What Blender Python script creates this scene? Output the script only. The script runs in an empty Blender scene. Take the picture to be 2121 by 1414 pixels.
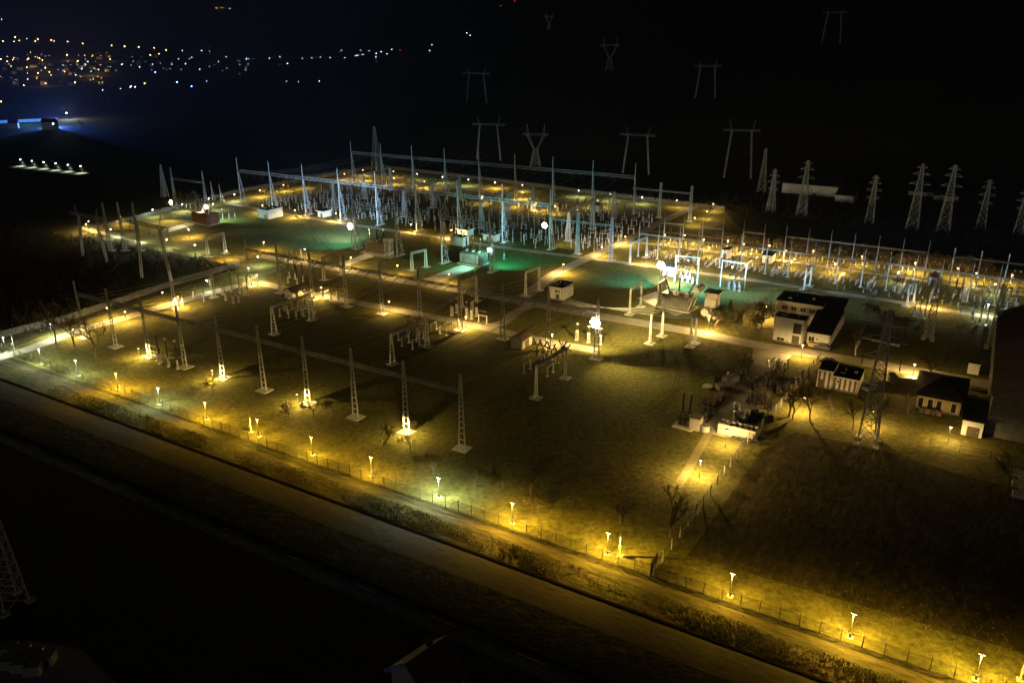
import bpy, math, random, bisect
from mathutils import Vector, Matrix
R = math.radians
rnd = random.Random(7)
scene = bpy.context.scene
col = scene.collection
# ------------------------------------------------------------------ camera model and helpers
F, H = 1650.0, 80.0
TH = math.atan2(707 - 88, F)
cT, sT = math.cos(TH), math.sin(TH)
def ray(px, py):
    v = (707 - py) / F
    return Vector(((px - 1060.5) / F, cT + v * sT, -sT + v * cT))
def P(px, py, z=0.0):
    r = ray(px, py); t = (z - H) / r.z
    return Vector((r.x * t, r.y * t, z))
S = math.atan2(-.5115, .859)              # the site's own axes: u runs along the gantry rows, v across them
XU = Vector((math.cos(S), math.sin(S), 0)); YV = Vector((-math.sin(S), math.cos(S), 0))
def W(u, v, z=0.0): return XU * u + YV * v + Vector((0, 0, z))
def UV(p): return p.dot(XU), p.dot(YV)
def PUV(px, py, z=0.0): return UV(P(px, py, z))
def sstep(a, b, x):
    t = min(1, max(0, (x - a) / (b - a))); return t * t * (3 - 2 * t)
def rise(x, y):
    if y < 50: return 0.0
    az = x / y
    y0 = max(360, 555 - .25 * x)
    z = .33 * sstep(-.25, .05, az) * max(0, y - y0) * sstep(0, 90, y - y0)
    z += .06 * max(0, y - 1800) * sstep(-.36, -.47, az)
    z += .2 * max(0, y - 4300)
    z += .04 * max(0, y - 600) * sstep(900, 1500, y) * (.5 + .5 * math.sin(x * .004 + y * .002)) * sstep(-.2, .1, az)
    return min(z, 900)
def axis(lo, hi, n, k):
    a = [math.sinh(k * (i / n * 2 - 1)) / math.sinh(k) for i in range(n + 1)]
    return [lo + (hi - lo) * (t + 1) / 2 for t in a]
xs = axis(-7500, 7500, 150, 4.2)
ys = [-250 + 9250 * (math.exp(3.2 * i / 150) - 1) / (math.exp(3.2) - 1) for i in range(151)]
HG = [[rise(x, y) for x in xs] for y in ys]
def height(x, y):
    i = min(max(bisect.bisect(xs, x) - 1, 0), len(xs) - 2); j = min(max(bisect.bisect(ys, y) - 1, 0), len(ys) - 2)
    f = (x - xs[i]) / (xs[i+1] - xs[i]); g = (y - ys[j]) / (ys[j+1] - ys[j])
    return (HG[j][i] * (1-f) + HG[j][i+1] * f) * (1-g) + (HG[j+1][i] * (1-f) + HG[j+1][i+1] * f) * g
def T(px, py):                             # where the sight line through a picture point meets the terrain
    r = ray(px, py); t = 60.0
    while t < 9000:
        p = r * t
        if H + p.z <= height(p.x, p.y): break
        t *= 1.01
    lo, hi = t / 1.01, t
    for _ in range(20):
        m = (lo + hi) / 2; p = r * m
        if H + p.z <= height(p.x, p.y): hi = m
        else: lo = m
    p = r * hi
    return Vector((p.x, p.y, height(p.x, p.y)))
class MB:
    def __init__(s): s.v = []; s.f = []; s.mi = []; s.cur = 0
    def quad8(s, pts):
        n = len(s.v); s.v += [tuple(p) for p in pts]
        s.f += [(n, n+3, n+2, n+1), (n+4, n+5, n+6, n+7), (n, n+1, n+5, n+4), (n+1, n+2, n+6, n+5), (n+2, n+3, n+7, n+6), (n+3, n, n+4, n+7)]
        s.mi += [s.cur] * 6; return s
    def box(s, x0, x1, y0, y1, z0, z1):
        s.quad8([(x0,y0,z0),(x1,y0,z0),(x1,y1,z0),(x0,y1,z0),(x0,y0,z1),(x1,y0,z1),(x1,y1,z1),(x0,y1,z1)]); return s
    def bar(s, p, q, w, h=None, w2=None):
        p, q = Vector(p), Vector(q); h = h or w; w2 = w2 or w
        d = (q - p).normalized()
        a = Vector((0, 0, 1)) if abs(d.z) < .9 else Vector((1, 0, 0))
        x = d.cross(a).normalized(); y = x.cross(d).normalized()
        k = w2 / w
        s.quad8([p-x*w/2-y*h/2, p+x*w/2-y*h/2, p+x*w/2+y*h/2, p-x*w/2+y*h/2, q-(x*w/2+y*h/2)*k, q+(x*w/2-y*h/2)*k, q+(x*w/2+y*h/2)*k, q+(y*h/2-x*w/2)*k]); return s
    def tube(s, pts, rad, n=6, cap=True):
        pts = [Vector(p) for p in pts]
        if not hasattr(rad, '__len__'): rad = [rad] * len(pts)
        b = len(s.v)
        for i, p in enumerate(pts):
            d = (pts[min(i+1, len(pts)-1)] - pts[max(i-1, 0)])
            d = d.normalized() if d.length > 1e-6 else Vector((0, 0, 1))
            a = Vector((0, 0, 1)) if abs(d.z) < .9 else Vector((1, 0, 0))
            x = d.cross(a).normalized(); y = x.cross(d).normalized()
            for k in range(n):
                t = 2 * math.pi * k / n
                s.v.append(tuple(p + (x * math.cos(t) + y * math.sin(t)) * rad[i]))
        for i in range(len(pts) - 1):
            for k in range(n):
                s.f.append((b+i*n+k, b+i*n+(k+1)%n, b+(i+1)*n+(k+1)%n, b+(i+1)*n+k)); s.mi.append(s.cur)
        if cap and n > 2:
            s.f.append(tuple(b+k for k in reversed(range(n)))); s.mi.append(s.cur)
            s.f.append(tuple(b+(len(pts)-1)*n+k for k in range(n))); s.mi.append(s.cur)
        return s
    def rev(s, prof, c=(0, 0), n=8):         # lathe: profile of (radius, z)
        return s.tube([(c[0], c[1], z + i * 1e-5) for i, (r, z) in enumerate(prof)], [max(r, .004) for r, z in prof], n)
    def poly(s, pts):
        n = len(s.v); s.v += [tuple(p) for p in pts]; s.f.append(tuple(range(n, n + len(pts)))); s.mi.append(s.cur); return s
    def prism(s, pts, z0, z1):
        n = len(s.v); k = len(pts)
        s.v += [(p[0], p[1], z0) for p in pts] + [(p[0], p[1], z1) for p in pts]
        s.f += [tuple(reversed(range(n, n + k))), tuple(range(n + k, n + 2*k))] + [(n+i, n+(i+1)%k, n+k+(i+1)%k, n+k+i) for i in range(k)]
        s.mi += [s.cur] * (k + 2); return s
    def mesh(s, name, mats):
        me = bpy.data.meshes.new(name); me.from_pydata(s.v, [], s.f)
        for m in (mats if isinstance(mats, (list, tuple)) else [mats]): me.materials.append(m)
        if any(s.mi): me.polygons.foreach_set('material_index', s.mi)
        me.update(); return me
    def build(s, name, mats, parent=None, loc=(0, 0, 0), rz=0): return ob(name, s.mesh(name, mats), parent, loc, rz)
def ob(name, me, parent=None, loc=(0, 0, 0), rz=0, sc=None):
    o = bpy.data.objects.new(name, me); col.objects.link(o)
    o.parent = parent; o.location = loc; o.rotation_euler = (0, 0, rz)
    if sc: o.scale = sc if hasattr(sc, '__len__') else (sc, sc, sc)
    return o
used = {}
def tag(o, label, cat, group=None):
    o['label'] = label; o['category'] = cat
    if group: o['group'] = group
    return o
def thing(name, label, cat, loc, rz=0, group=None): return tag(ob(name, None, None, loc, rz), label, cat, group)
def struct(o, kind='structure'): o['kind'] = kind; return o
# ------------------------------------------------------------------ materials
def mat(name, c, rough=.75, c2=None, scale=.6, metal=0, bump=0, bscale=None, spec=.3, detail=3):
    m = bpy.data.materials.new(name); m.use_nodes = True
    nt = m.node_tree; b = nt.nodes['Principled BSDF']
    b.inputs['Roughness'].default_value = rough; b.inputs['Metallic'].default_value = metal
    b.inputs['Specular IOR Level'].default_value = spec
    c2 = c2 or tuple(x * .72 for x in c)
    tc = nt.nodes.new('ShaderNodeTexCoord')
    n = nt.nodes.new('ShaderNodeTexNoise'); n.inputs['Scale'].default_value = scale; n.inputs['Detail'].default_value = detail
    nt.links.new(tc.outputs['Object'], n.inputs['Vector'])
    r = nt.nodes.new('ShaderNodeValToRGB'); r.color_ramp.elements[0].position = .35; r.color_ramp.elements[1].position = .65
    r.color_ramp.elements[0].color = (*c2, 1); r.color_ramp.elements[1].color = (*c, 1)
    nt.links.new(n.outputs['Fac'], r.inputs['Fac']); nt.links.new(r.outputs['Color'], b.inputs['Base Color'])
    if bump:
        n2 = nt.nodes.new('ShaderNodeTexNoise'); n2.inputs['Scale'].default_value = bscale or scale; n2.inputs['Detail'].default_value = 5
        nt.links.new(tc.outputs['Object'], n2.inputs['Vector'])
        bp = nt.nodes.new('ShaderNodeBump'); bp.inputs['Strength'].default_value = 1; bp.inputs['Distance'].default_value = bump
        nt.links.new(n2.outputs['Fac'], bp.inputs['Height']); nt.links.new(bp.outputs['Normal'], b.inputs['Normal'])
    return m
def emat(name, c, s):
    m = bpy.data.materials.new(name); m.use_nodes = True
    nt = m.node_tree; nt.nodes.clear()
    e = nt.nodes.new('ShaderNodeEmission'); e.inputs['Color'].default_value = (*c, 1); e.inputs['Strength'].default_value = s
    o = nt.nodes.new('ShaderNodeOutputMaterial'); nt.links.new(e.outputs[0], o.inputs['Surface'])
    m.cycles.emission_sampling = 'NONE'
    return m
def ground_mat(name, ca, cb, cc, bump, bscale, big=.02, mid=.25, stretch=None):
    """three-colour ground: large patches, mid clumps, fine blades"""
    m = bpy.data.materials.new(name); m.use_nodes = True
    nt = m.node_tree; b = nt.nodes['Principled BSDF']; b.inputs['Roughness'].default_value = .95; b.inputs['Specular IOR Level'].default_value = .05
    tc = nt.nodes.new('ShaderNodeTexCoord'); src = tc.outputs['Object']
    if stretch:
        for rot, sc_ in (((0, 0, -S), (1, 1, 1)), ((0, 0, 0), stretch)):
            mp = nt.nodes.new('ShaderNodeMapping'); mp.inputs['Rotation'].default_value = rot; mp.inputs['Scale'].default_value = sc_
            nt.links.new(src, mp.inputs['Vector']); src = mp.outputs['Vector']
    def noise(sc, det):
        n = nt.nodes.new('ShaderNodeTexNoise'); n.inputs['Scale'].default_value = sc; n.inputs['Detail'].default_value = det
        n.inputs['Roughness'].default_value = .62
        nt.links.new(src, n.inputs['Vector']); return n.outputs['Fac']
    def ramp(f, a, c):
        r = nt.nodes.new('ShaderNodeMapRange'); r.inputs[1].default_value = a; r.inputs[2].default_value = c
        nt.links.new(f, r.inputs[0]); return r.outputs[0]
    def mix(f, a, c):
        x = nt.nodes.new('ShaderNodeMix'); x.data_type = 'RGBA'
        nt.links.new(f, x.inputs[0])
        for k, q in ((6, a), (7, c)):
            if isinstance(q, tuple): x.inputs[k].default_value = (*q, 1)
            else: nt.links.new(q, x.inputs[k])
        return x.outputs[2]
    k = mix(ramp(noise(big, 4), .38, .62), ca, cb)
    k = mix(ramp(noise(mid, 5), .45, .72), k, cc)
    dk = mix(ramp(noise(bscale * .9, 6), .3, .7), (.45, .45, .45), (1.35, 1.35, 1.35))
    x = nt.nodes.new('ShaderNodeMix'); x.data_type = 'RGBA'; x.blend_type = 'MULTIPLY'; x.inputs[0].default_value = 1
    nt.links.new(k, x.inputs[6]); nt.links.new(dk, x.inputs[7]); nt.links.new(x.outputs[2], b.inputs['Base Color'])
    bp = nt.nodes.new('ShaderNodeBump'); bp.inputs['Strength'].default_value = 1; bp.inputs['Distance'].default_value = bump
    nt.links.new(noise(bscale, 7), bp.inputs['Height']); nt.links.new(bp.outputs['Normal'], b.inputs['Normal'])
    return m
M = dict(
    lawn=ground_mat('lawn_grass', (.108, .102, .026), (.152, .126, .032), (.094, .088, .023), .26, 1.0),
    plain=ground_mat('plain_scrub', (.05, .046, .02), (.03, .032, .014), (.07, .055, .03), .5, .6),
    field=ground_mat('ploughed_field', (.072, .058, .02), (.052, .042, .015), (.095, .076, .026), .45, .9, stretch=(1, .45, 1)),
    verge=ground_mat('verge_soil', (.085, .075, .03), (.10, .075, .038), (.055, .055, .02), .3, 1.3, stretch=(.25, 1, 1)),
    road=ground_mat('concrete_road', (.105, .09, .068), (.088, .075, .056), (.125, .107, .08), .03, 4, .03, .5, stretch=(.12, 1, 1)),
    path=mat('concrete_path', (.34, .30, .235), .85, (.25, .215, .16), .25, bump=.02, bscale=5, spec=.15),
    asphalt=mat('dark_asphalt', (.05, .05, .05), .8, (.035, .035, .036), .2, spec=.2),
    track=mat('sandy_track', (.21, .165, .07), .95, (.14, .12, .045), .5, bump=.05, bscale=3),
    gravel=mat('gravel_moon_tint', (.11, .15, .24), .9, (.07, .09, .14), .8, bump=.1, bscale=3),  # blue night light is put into the gravel colour
    slab=mat('slab_concrete', (.50, .46, .40), .85, (.38, .35, .30), .8, spec=.2),
    steel=mat('galvanised_steel', (.52, .52, .53), .55, (.40, .40, .41), .5, metal=.15, spec=.4),
    paint=mat('weathered_paint_steel', (.60, .57, .52), .6, (.45, .42, .38), .4),
    shade_black=mat('painted_shade_black', (.016, .013, .009), 1, spec=0),  # near-black that paints in kerb shadow and night darkness
    pole=mat('grey_lamp_pole', (.16, .155, .15), .6),
    body=mat('dull_tank_body', (.17, .16, .14), .6, (.12, .11, .10), .7),
    dark=mat('dark_steel', (.06, .055, .05), .6, spec=.4),
    rust=mat('rusty_steel', (.20, .10, .055), .8, (.12, .065, .04), .9),
    porc=mat('brown_porcelain', (.055, .03, .022), .3, spec=.6),
    tank=mat('grey_tank_paint', (.42, .40, .35), .6, (.33, .31, .27), .5),
    wall=mat('pale_render', (.62, .56, .48), .85, (.52, .46, .39), .5),
    white=mat('white_render', (.74, .72, .68), .85, (.62, .60, .56), .5),
    yellow=mat('ochre_render', (.52, .40, .19), .85, (.42, .32, .15), .5),
    roof=mat('dark_roof_felt', (.045, .042, .04), .85, (.03, .028, .027), .6),
    redroof=mat('brown_red_tiles', (.22, .10, .065), .8, (.13, .07, .05), 1.4, bump=.04, bscale=4),
    darkred=mat('old_red_sheet', (.07, .032, .024), .9, (.04, .02, .016), .4),
    rut=mat('worn_rut_grass', (.095, .088, .025), 1, (.07, .066, .02), .8, spec=0),
    beige=mat('beige_tank_paint', (.34, .26, .18), .6, (.24, .18, .12), .5),
    wood=mat('dark_door', (.12, .09, .06), .7),
    glass=mat('dark_window_glass', (.02, .025, .03), .08, spec=.6),
    bark=mat('grey_bark', (.16, .125, .085), .9, (.09, .07, .05), 2),
    birch=mat('birch_bark', (.6, .55, .5), .8, (.2, .18, .16), 3),
    twig=mat('winter_twigs', (.17, .115, .06), .9, (.10, .07, .04), 1),
    leaf=mat('brown_leaves', (.13, .08, .03), .8, (.07, .05, .02), 1.5),
    ever=mat('evergreen_leaves', (.035, .055, .018), .8, (.02, .03, .01), 2),
    dry=mat('dry_grass_blades', (.20, .165, .06), .9, (.12, .115, .036), .35),
    scrub=mat('dark_scrub', (.035, .026, .014), .9, (.02, .016, .01), 1),
    wire=mat('aluminium_conductor', (.5, .5, .5), .45, metal=.3),
    alu=mat('silver_sheet', (.62, .62, .6), .4, metal=.4),
)
LY, LW = (1.0, .62, .07), (.84, 1.0, .80)
M['glow_y'] = emat('sodium_lamp_glow', (1.0, .66, .22), 14)
M['glow_w'] = emat('mercury_lamp_glow', (.93, 1.0, .95), 16)
M['flood_y'] = emat('floodlight_face_warm', (1.0, .80, .46), 60)
M['flood_w'] = emat('floodlight_face_cold', (.55, 1.0, .9), 40)
M['far_y'] = emat('distant_sodium_lamp', (1.0, .55, .14), 26)
M['far_w'] = emat('distant_white_lamp', (.72, .88, 1.0), 15)
M['far_b'] = emat('distant_blue_lamp', (.16, .26, 1.0), 70)
M['far_r'] = emat('red_beacon', (1.0, .05, .02), 5)
# ------------------------------------------------------------------ labels: every thing is named by what stands next to it
MARK = [(n, P(x, y)) for n, x, y in (
    ('the pink box hut', 1160, 617), ('the red-roofed gable hut', 1080, 718), ('the low hut with a black gable roof', 608, 615),
    ('the flat-roofed kiosk under the blue gantry', 560, 451), ('the small white-rimmed kiosk', 676, 449), ('the white two-storey building', 1630, 712),
    ('the striped container', 1740, 808), ('the ochre house', 1940, 852), ('the tall lattice pylon by the field', 1796, 917),
    ('the large warm-lit transformer', 1398, 637), ('the teal-lit transformer', 975, 545), ('the ribbed brown transformer', 775, 524),
    ('the transformer at the far corner', 415, 460), ('the flood-lit end column of the middle gantry', 1231, 743),
    ('the end column of the front gantry', 955, 930), ('the first column of the front gantry', 175, 698), ('the first column of the middle gantry', 521, 593),
    ('the scrap yard', 1530, 820), ('the black perimeter gate', 1350, 1190), ('the far back gantry', 1000, 400), ('the blue-lit gantry', 780, 466),
    ('the leafless tree trio', 150, 715), ('the road junction', 1095, 630), ('the inner crossroads', 1225, 534), ('the elevated white kiosk', 958, 512),
    ('the blinding white kiosk', 1392, 572), ('the three white pedestals', 1219, 700), ('the twin ladder columns', 1437, 717), ('the fallen barrels', 1460, 650),
    ('the rear corner of the right yard', 1465, 445), ('the dark-roofed kiosk of the right yard', 1595, 546), ('the brown-roofed kiosk', 1938, 591),
    ('the dark portal frame', 1140, 805), ('the brick hall', 2060, 890), ('the left boundary road', 340, 630), ('the corner of the boundary road', 531, 586),
    ('the outer pylon pair', 325, 585), ('the far left corner gantry', 258, 484), ('the ladder portal by the black hut', 608, 680), ('the ladder portal by the middle gantry', 850, 735),
    ('the tall white breaker group', 610, 580), ('the goal-shaped frame in the lawn', 448, 526), ('the white portals of the right yard', 1420, 586), ('the leafy brown tree', 1575, 665),
    ('the rear gatepost lights', 1000, 385), ('the right back gantry extension', 1395, 455), ('the birch tree', 1772, 735), ('the access road', 1550, 710))]
def near(prefix, pos, most=15):
    """'<prefix> beside X', lengthened with a second landmark until nothing else carries the same words"""
    ds = sorted(MARK, key=lambda m: (m[1] - Vector((pos[0], pos[1], 0))).length)
    def rel(m):
        d = (Vector((pos[0], pos[1], 0)) - m[1]); a, b = d.dot(Vector((1, 0, 0))), d.y
        if d.length < 5: return 'right beside'
        return ('behind' if b > 0 else 'in front of') if abs(b) > abs(a) else ('rightwards of' if a > 0 else 'leftwards of')
    cand = ['%s %s %s' % (prefix, rel(ds[0]), ds[0][0]), '%s between %s and %s' % (prefix, ds[0][0], ds[1][0]), '%s between %s and %s' % (prefix, ds[0][0], ds[2][0]),
            '%s %s %s' % (prefix, rel(ds[1]), ds[1][0]), '%s %s %s' % (prefix, rel(ds[2]), ds[2][0]), '%s between %s and %s' % (prefix, ds[1][0], ds[2][0]), '%s %s %s' % (prefix, rel(ds[3]), ds[3][0])]
    for c in cand:
        if len(c.split()) <= 16 and c not in used: used[c] = 1; return c
    for c in cand:
        if len(c.split()) <= 14:
            c = 'second ' + c
            if c not in used: used[c] = 1; return c
    c = 'another ' + cand[0]; used[c] = used.get(c, 0) + 1
    return c
# ------------------------------------------------------------------ camera, world
cam = bpy.data.objects.new('camera', bpy.data.cameras.new('camera')); col.objects.link(cam); scene.camera = cam
cam.location = (0, 0, H); cam.rotation_euler = (math.pi / 2 - TH, 0, 0)
cam.data.sensor_width = 36; cam.data.lens = 36 * F / 2121; cam.data.clip_start = .5; cam.data.clip_end = 30000
SUN_EL, SUN_AZ = R(7), R(-12)
w = bpy.data.worlds.new('World'); scene.world = w; w.use_nodes = True
nt = w.node_tree; bg = nt.nodes['Background']
sky = nt.nodes.new('ShaderNodeTexSky'); sky.sky_type = 'NISHITA'; sky.sun_disc = False
sky.sun_elevation = SUN_EL; sky.sun_rotation = math.pi + SUN_AZ
nt.links.new(sky.outputs[0], bg.inputs['Color']); bg.inputs['Strength'].default_value = .00012
sl = bpy.data.lights.new('added_low_fill', 'SUN'); sl.energy = .05; sl.angle = R(1.5); sl.color = (.86, .92, 1)  # added low fill from behind the camera, no moon known here
so = ob('added_low_fill', sl); so.rotation_euler = (math.pi / 2 - SUN_EL, 0, SUN_AZ)
scene.view_settings.view_transform = 'Standard'; scene.view_settings.look = 'None'
scene.view_settings.exposure = 0; scene.view_settings.gamma = 1
c = scene.cycles
c.use_denoising = True; c.denoiser = 'OPENIMAGEDENOISE'; c.denoising_input_passes = 'RGB_ALBEDO_NORMAL'
c.max_bounces = 3; c.diffuse_bounces = 2; c.glossy_bounces = 1; c.transparent_max_bounces = 6
c.sample_clamp_indirect = 4; c.use_light_tree = True; c.caustics_reflective = c.caustics_refractive = False
# ------------------------------------------------------------------ terrain and ground sheets
mb = MB()
for y in ys:
    for x in xs: mb.v.append((x, y, height(x, y)))
n = len(xs)
for j in range(len(ys) - 1):
    for i in range(n - 1):
        a = j * n + i; mb.f.append((a, a + 1, a + n + 1, a + n)); mb.mi.append(0)
terr = struct(mb.build('ground', M['plain'])); terr.data.shade_smooth()
def sheet(name, pts, m, z, kind='structure'):
    return struct(MB().poly([(p[0], p[1], z) for p in pts]).build(name, m), kind)
def strip(name, v0, v1, u0, u1, m, z): return sheet(name, [W(u0, v0), W(u1, v0), W(u1, v1), W(u0, v1)], m, z)
def px(*pp): return [P(x, y) for x, y in pp]
def catmull(pts, k=6):
    out = []
    for i in range(len(pts) - 1):
        p0, p1, p2, p3 = pts[max(i-1, 0)], pts[i], pts[i+1], pts[min(i+2, len(pts)-1)]
        for j in range(k):
            t = j / k
            out.append(.5 * ((2*p1) + (p2-p0)*t + (2*p0-5*p1+4*p2-p3)*t*t + (3*p1-p0-3*p2+p3)*t*t*t))
    return out + [pts[-1]]
def ribbon(name, pp, width, m, z):
    c_ = catmull(px(*pp)); mb = MB()
    for i, p in enumerate(c_):
        d = (c_[min(i+1, len(c_)-1)] - c_[max(i-1, 0)]).normalized(); q = Vector((-d.y, d.x, 0)) * width / 2
        mb.v += [(p.x + q.x, p.y + q.y, z), (p.x - q.x, p.y - q.y, z)]
        if i: k = 2 * i; mb.f.append((k-2, k-1, k+1, k)); mb.mi.append(0)
    return struct(mb.build(name, m))
# lawn of the compound
FV = PUV(1280, 1169)[1]                                         # v of the front fence
lawn = [P(0, 732), P(594, 940), P(1280, 1169), P(2121, 1453), P(2450, 1560), P(2300, 800), P(2121, 560), P(1800, 520), P(1530, 470), P(1500, 436), P(1000, 372), P(790, 346), P(600, 378), P(370, 432), P(160, 486), P(497, 552), P(300, 622), P(100, 690)]
sheet('lawn', lawn, M['lawn'], .015)
sheet('field', px((1425, 1150), (1575, 935), (1645, 895), (1800, 925), (2000, 985), (2300, 1060), (2500, 1400), (2121, 1352)), M['field'], .03)
RU0, RU1 = -420, 330
r_up, r_lo = PUV(1100, 1190)[1], PUV(1100, 1252)[1]
strip('verge', r_up, FV - 1.2, RU0, RU1, M['verge'], .012)
strip('road', r_lo, r_up, RU0, RU1, M['road'], .03)
struct(MB().box(RU0, RU1, r_up, r_up + .5, 0, .16).build('kerb', M['shade_black'], None, (0, 0, 0), S))  # near-black colour paints the shadow line along the kerb
strip('road_verge', PUV(1100, 1341)[1], r_lo, RU0, RU1, M['plain'], .01)
k1 = PUV(1100, 1341)[1]
struct(MB().box(RU0, RU1, k1 - .3, k1, 0, .15).build('kerb', M['verge'], None, (0, 0, 0), S))
a0, a1 = PUV(793, 1262)[1], PUV(793, 1238)[1]
strip('highway', a1, k1 - .3, RU0, RU1, M['asphalt'], .02)
strip('road_shoulder', a0, a1, RU0, RU1, M['gravel'], .02)
mb = MB(); vm = PUV(719.6, 1202)[1]
for i in range(48): mb.box(RU0 + i * 15, RU0 + i * 15 + 4.5, vm - .08, vm + .08, .024, .028)
struct(mb.build('road_markings', M['white'], None, (0, 0, 0), S))
sheet('farm_track', [p for p in px((-60, 1400), (60, 1325), (170, 1345), (330, 1500), (-60, 1500))], M['slab'], .02)
# paths of the compound
ribbon('path', [(-40, 752), (60, 722), (170, 683), (270, 655), (430, 608), (531, 584)], 4.6, M['path'], .035)
ribbon('path', [(531, 584), (640, 608), (850, 647), (1000, 678), (1121, 705), (1240, 727)], 4.4, M['path'], .039)
ribbon('path', [(545, 530), (700, 556), (850, 584), (951, 601), (1095, 627), (1244, 655), (1339, 671), (1433, 687), (1550, 711), (1640, 726), (1705, 736), (1822, 756), (1985, 784), (2130, 812)], 6, M['path'], .043)
ribbon('path', [(1012, 676), (1042, 668), (1072, 645), (1110, 629)], 4, M['path'], .047)
ribbon('path', [(1078, 620), (1110, 597), (1150, 567), (1220, 533), (1282, 505), (1380, 455), (1440, 428), (1480, 417)], 5, M['path'], .051)
ribbon('path', [(470, 421), (590, 443), (718, 464), (823, 479), (930, 495), (1021, 510), (1098, 520), (1200, 533), (1235, 537), (1358, 553), (1461, 567), (1560, 581), (1700, 602), (1837, 622), (1957, 643), (2130, 668)], 3.6, M['path'], .055)
ribbon('path', [(1300, 500), (1450, 518), (1643, 543), (1800, 566), (1960, 588), (2130, 612)], 3.4, M['path'], .059)
ribbon('path', [(1330, 478), (1440, 488), (1643, 516), (1800, 540), (1960, 562), (2130, 585)], 3.2, M['path'], .063)
ribbon('path', [(165, 470), (215, 484), (300, 505)], 3, M['path'], .035)
ribbon('dirt_track', [(1470, 893), (1446, 935), (1421, 980), (1400, 1008)], 1.8, M['track'], .04)
for q in (((335, 477), (387, 462), (408, 464), (352, 481)), ((873, 580), (955, 549), (985, 555), (913, 585)), ((700, 548), (756, 526), (776, 531), (714, 553)),
          ((1320, 618), (1358, 604), (1440, 640), (1400, 655)), ((744, 524), (752, 518), (822, 529), (812, 536))):
    sheet('apron', px(*q), M['slab'], .067)
sheet('yard', px((1560, 722), (1640, 735), (1612, 770), (1572, 905), (1500, 906), (1455, 893), (1500, 830), (1556, 760)), M['path'], .069)
for pp in ([(1275,755),(1330,735),(1400,728),(1470,745),(1500,790)], [(1245,800),(1290,765),(1350,750),(1430,752),(1482,775)], [(1330,850),(1400,800),(1460,770),(1520,752)], [(1342,856),(1411,806),(1470,777),(1526,760)], [(1395,730),(1402,760),(1398,790),(1380,830)], [(1290,830),(1250,815),(1240,790),(1262,760)], [(1180,800),(1260,790),(1340,770),(1420,742),(1500,715)]):
    for off in (0, 1): ribbon('tyre_track', [(x + off * 6, y + off * 7) for x, y in pp], .4, M['rut'], .022)
for i in range(11):                                             # cable trench lids running across the right yard
    x = 1335 + i * 66; y = 531.5 + (x - 1325) * .137
    p = P(x, y); u, v = UV(p)
    strip('path', v - 2, v + 17, u - .6, u + .6, M['slab'], .073)
# ------------------------------------------------------------------ lattice pieces
def column_mesh(h, wb, wt, db, dt, leg=.2, step=1.1, nm='column'):
    mb = MB()
    for sx in (-1, 1):
        for sy in (-1, 1): mb.bar((sx*wb/2, sy*db/2, 0), (sx*wt/2, sy*dt/2, h), leg, leg, leg * .75)
    z = .5; k = 0
    while z < h - .3:
        t = z / h; x = (wb + (wt - wb) * t) / 2; y = (db + (dt - db) * t) / 2
        for sy in (-1, 1): mb.bar((-x, sy*y, z), (x, sy*y, z), max(.04, .05), .13)
        if k % 3 == 0:
            for sx in (-1, 1): mb.bar((sx*x, -y, z), (sx*x, y, z), .05, .14)
        z += step; step = max(.6, step * .955); k += 1
    return mb.mesh(nm, M['steel'])
def slab_mesh(a, b, h=.22): return MB().box(-a/2, a/2, -b/2, b/2, 0, h).mesh('base_slab', M['slab'])
def truss_mesh(L, w_, h_, n, ch=.1, di=.06, m='steel'):
    mb = MB()
    for y in (-w_/2, w_/2):
        for z in (0, h_): mb.bar((0, y, z), (L, y, z), ch)
    for i in range(n):
        xa, xb = L * i / n, L * (i + 1) / n
        for y in (-w_/2, w_/2): mb.bar((xa, y, 0 if i % 2 else h_), (xb, y, h_ if i % 2 else 0), di)
        for z in (0, h_): mb.bar((xa, -w_/2 if i % 2 else w_/2, z), (xb, w_/2 if i % 2 else -w_/2, z), di)
    return mb.mesh('beam', M[m])
def a_column_mesh(h, hb, sp):
    mb = MB(); mb.tube([(0, 0, 0), (0, 0, hb), (0, 0, h)], [.3, .26, .17], 8)
    for sx in (-.5, .5):
        mb.bar((sx, sp, 0), (sx * .3, .3, hb), .15)
        mb.bar((sx * .3, .3, hb - .1), (0, 0, hb + .2), .1)
    n = 9
    for i in range(n):
        za, zb = hb * i / n, hb * (i + 1) / n
        f = lambda z: sp + (.3 - sp) * z / hb
        g = lambda z: .5 + (.15 - .5) * z / hb
        for sx in (-1, 1):
            if i % 2: mb.bar((0, 0, za), (sx * g(zb), f(zb), zb), .08)
            else: mb.bar((sx * g(za), f(za), za), (0, 0, zb), .08)
        mb.bar((-g(za + .01), f(za), za + .05), (g(za), f(za), za + .05), .08)
    return mb.mesh('column', M['steel'])
def string_mesh(L):
    mb = MB(); n = int(L / .32)
    prof = []
    for i in range(n): prof += [(.06, i * L / n), (.15, (i + .35) * L / n), (.06, (i + .8) * L / n)]
    return mb.rev(prof, n=6).mesh('insulator_string', M['porc'])
def lattice_mesh(rings, leg=.16, br=.08, m='steel', nm='body'):
    """four-legged lattice body through rings of (half width x, half width y, z)"""
    mb = MB()
    c4 = lambda r: [Vector((r[0]*a, r[1]*b, r[2])) for a, b in ((-1,-1),(1,-1),(1,1),(-1,1))]
    for r0, r1 in zip(rings, rings[1:]):
        A, B = c4(r0), c4(r1)
        for k in range(4):
            mb.bar(A[k], B[k], leg); j = (k + 1) % 4
            mb.bar(A[k], B[j], br); mb.bar(A[j], B[k], br)
            if r1[0] > .15: mb.bar(B[k], B[j], br)
    return mb.mesh(nm, M[m])
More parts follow.
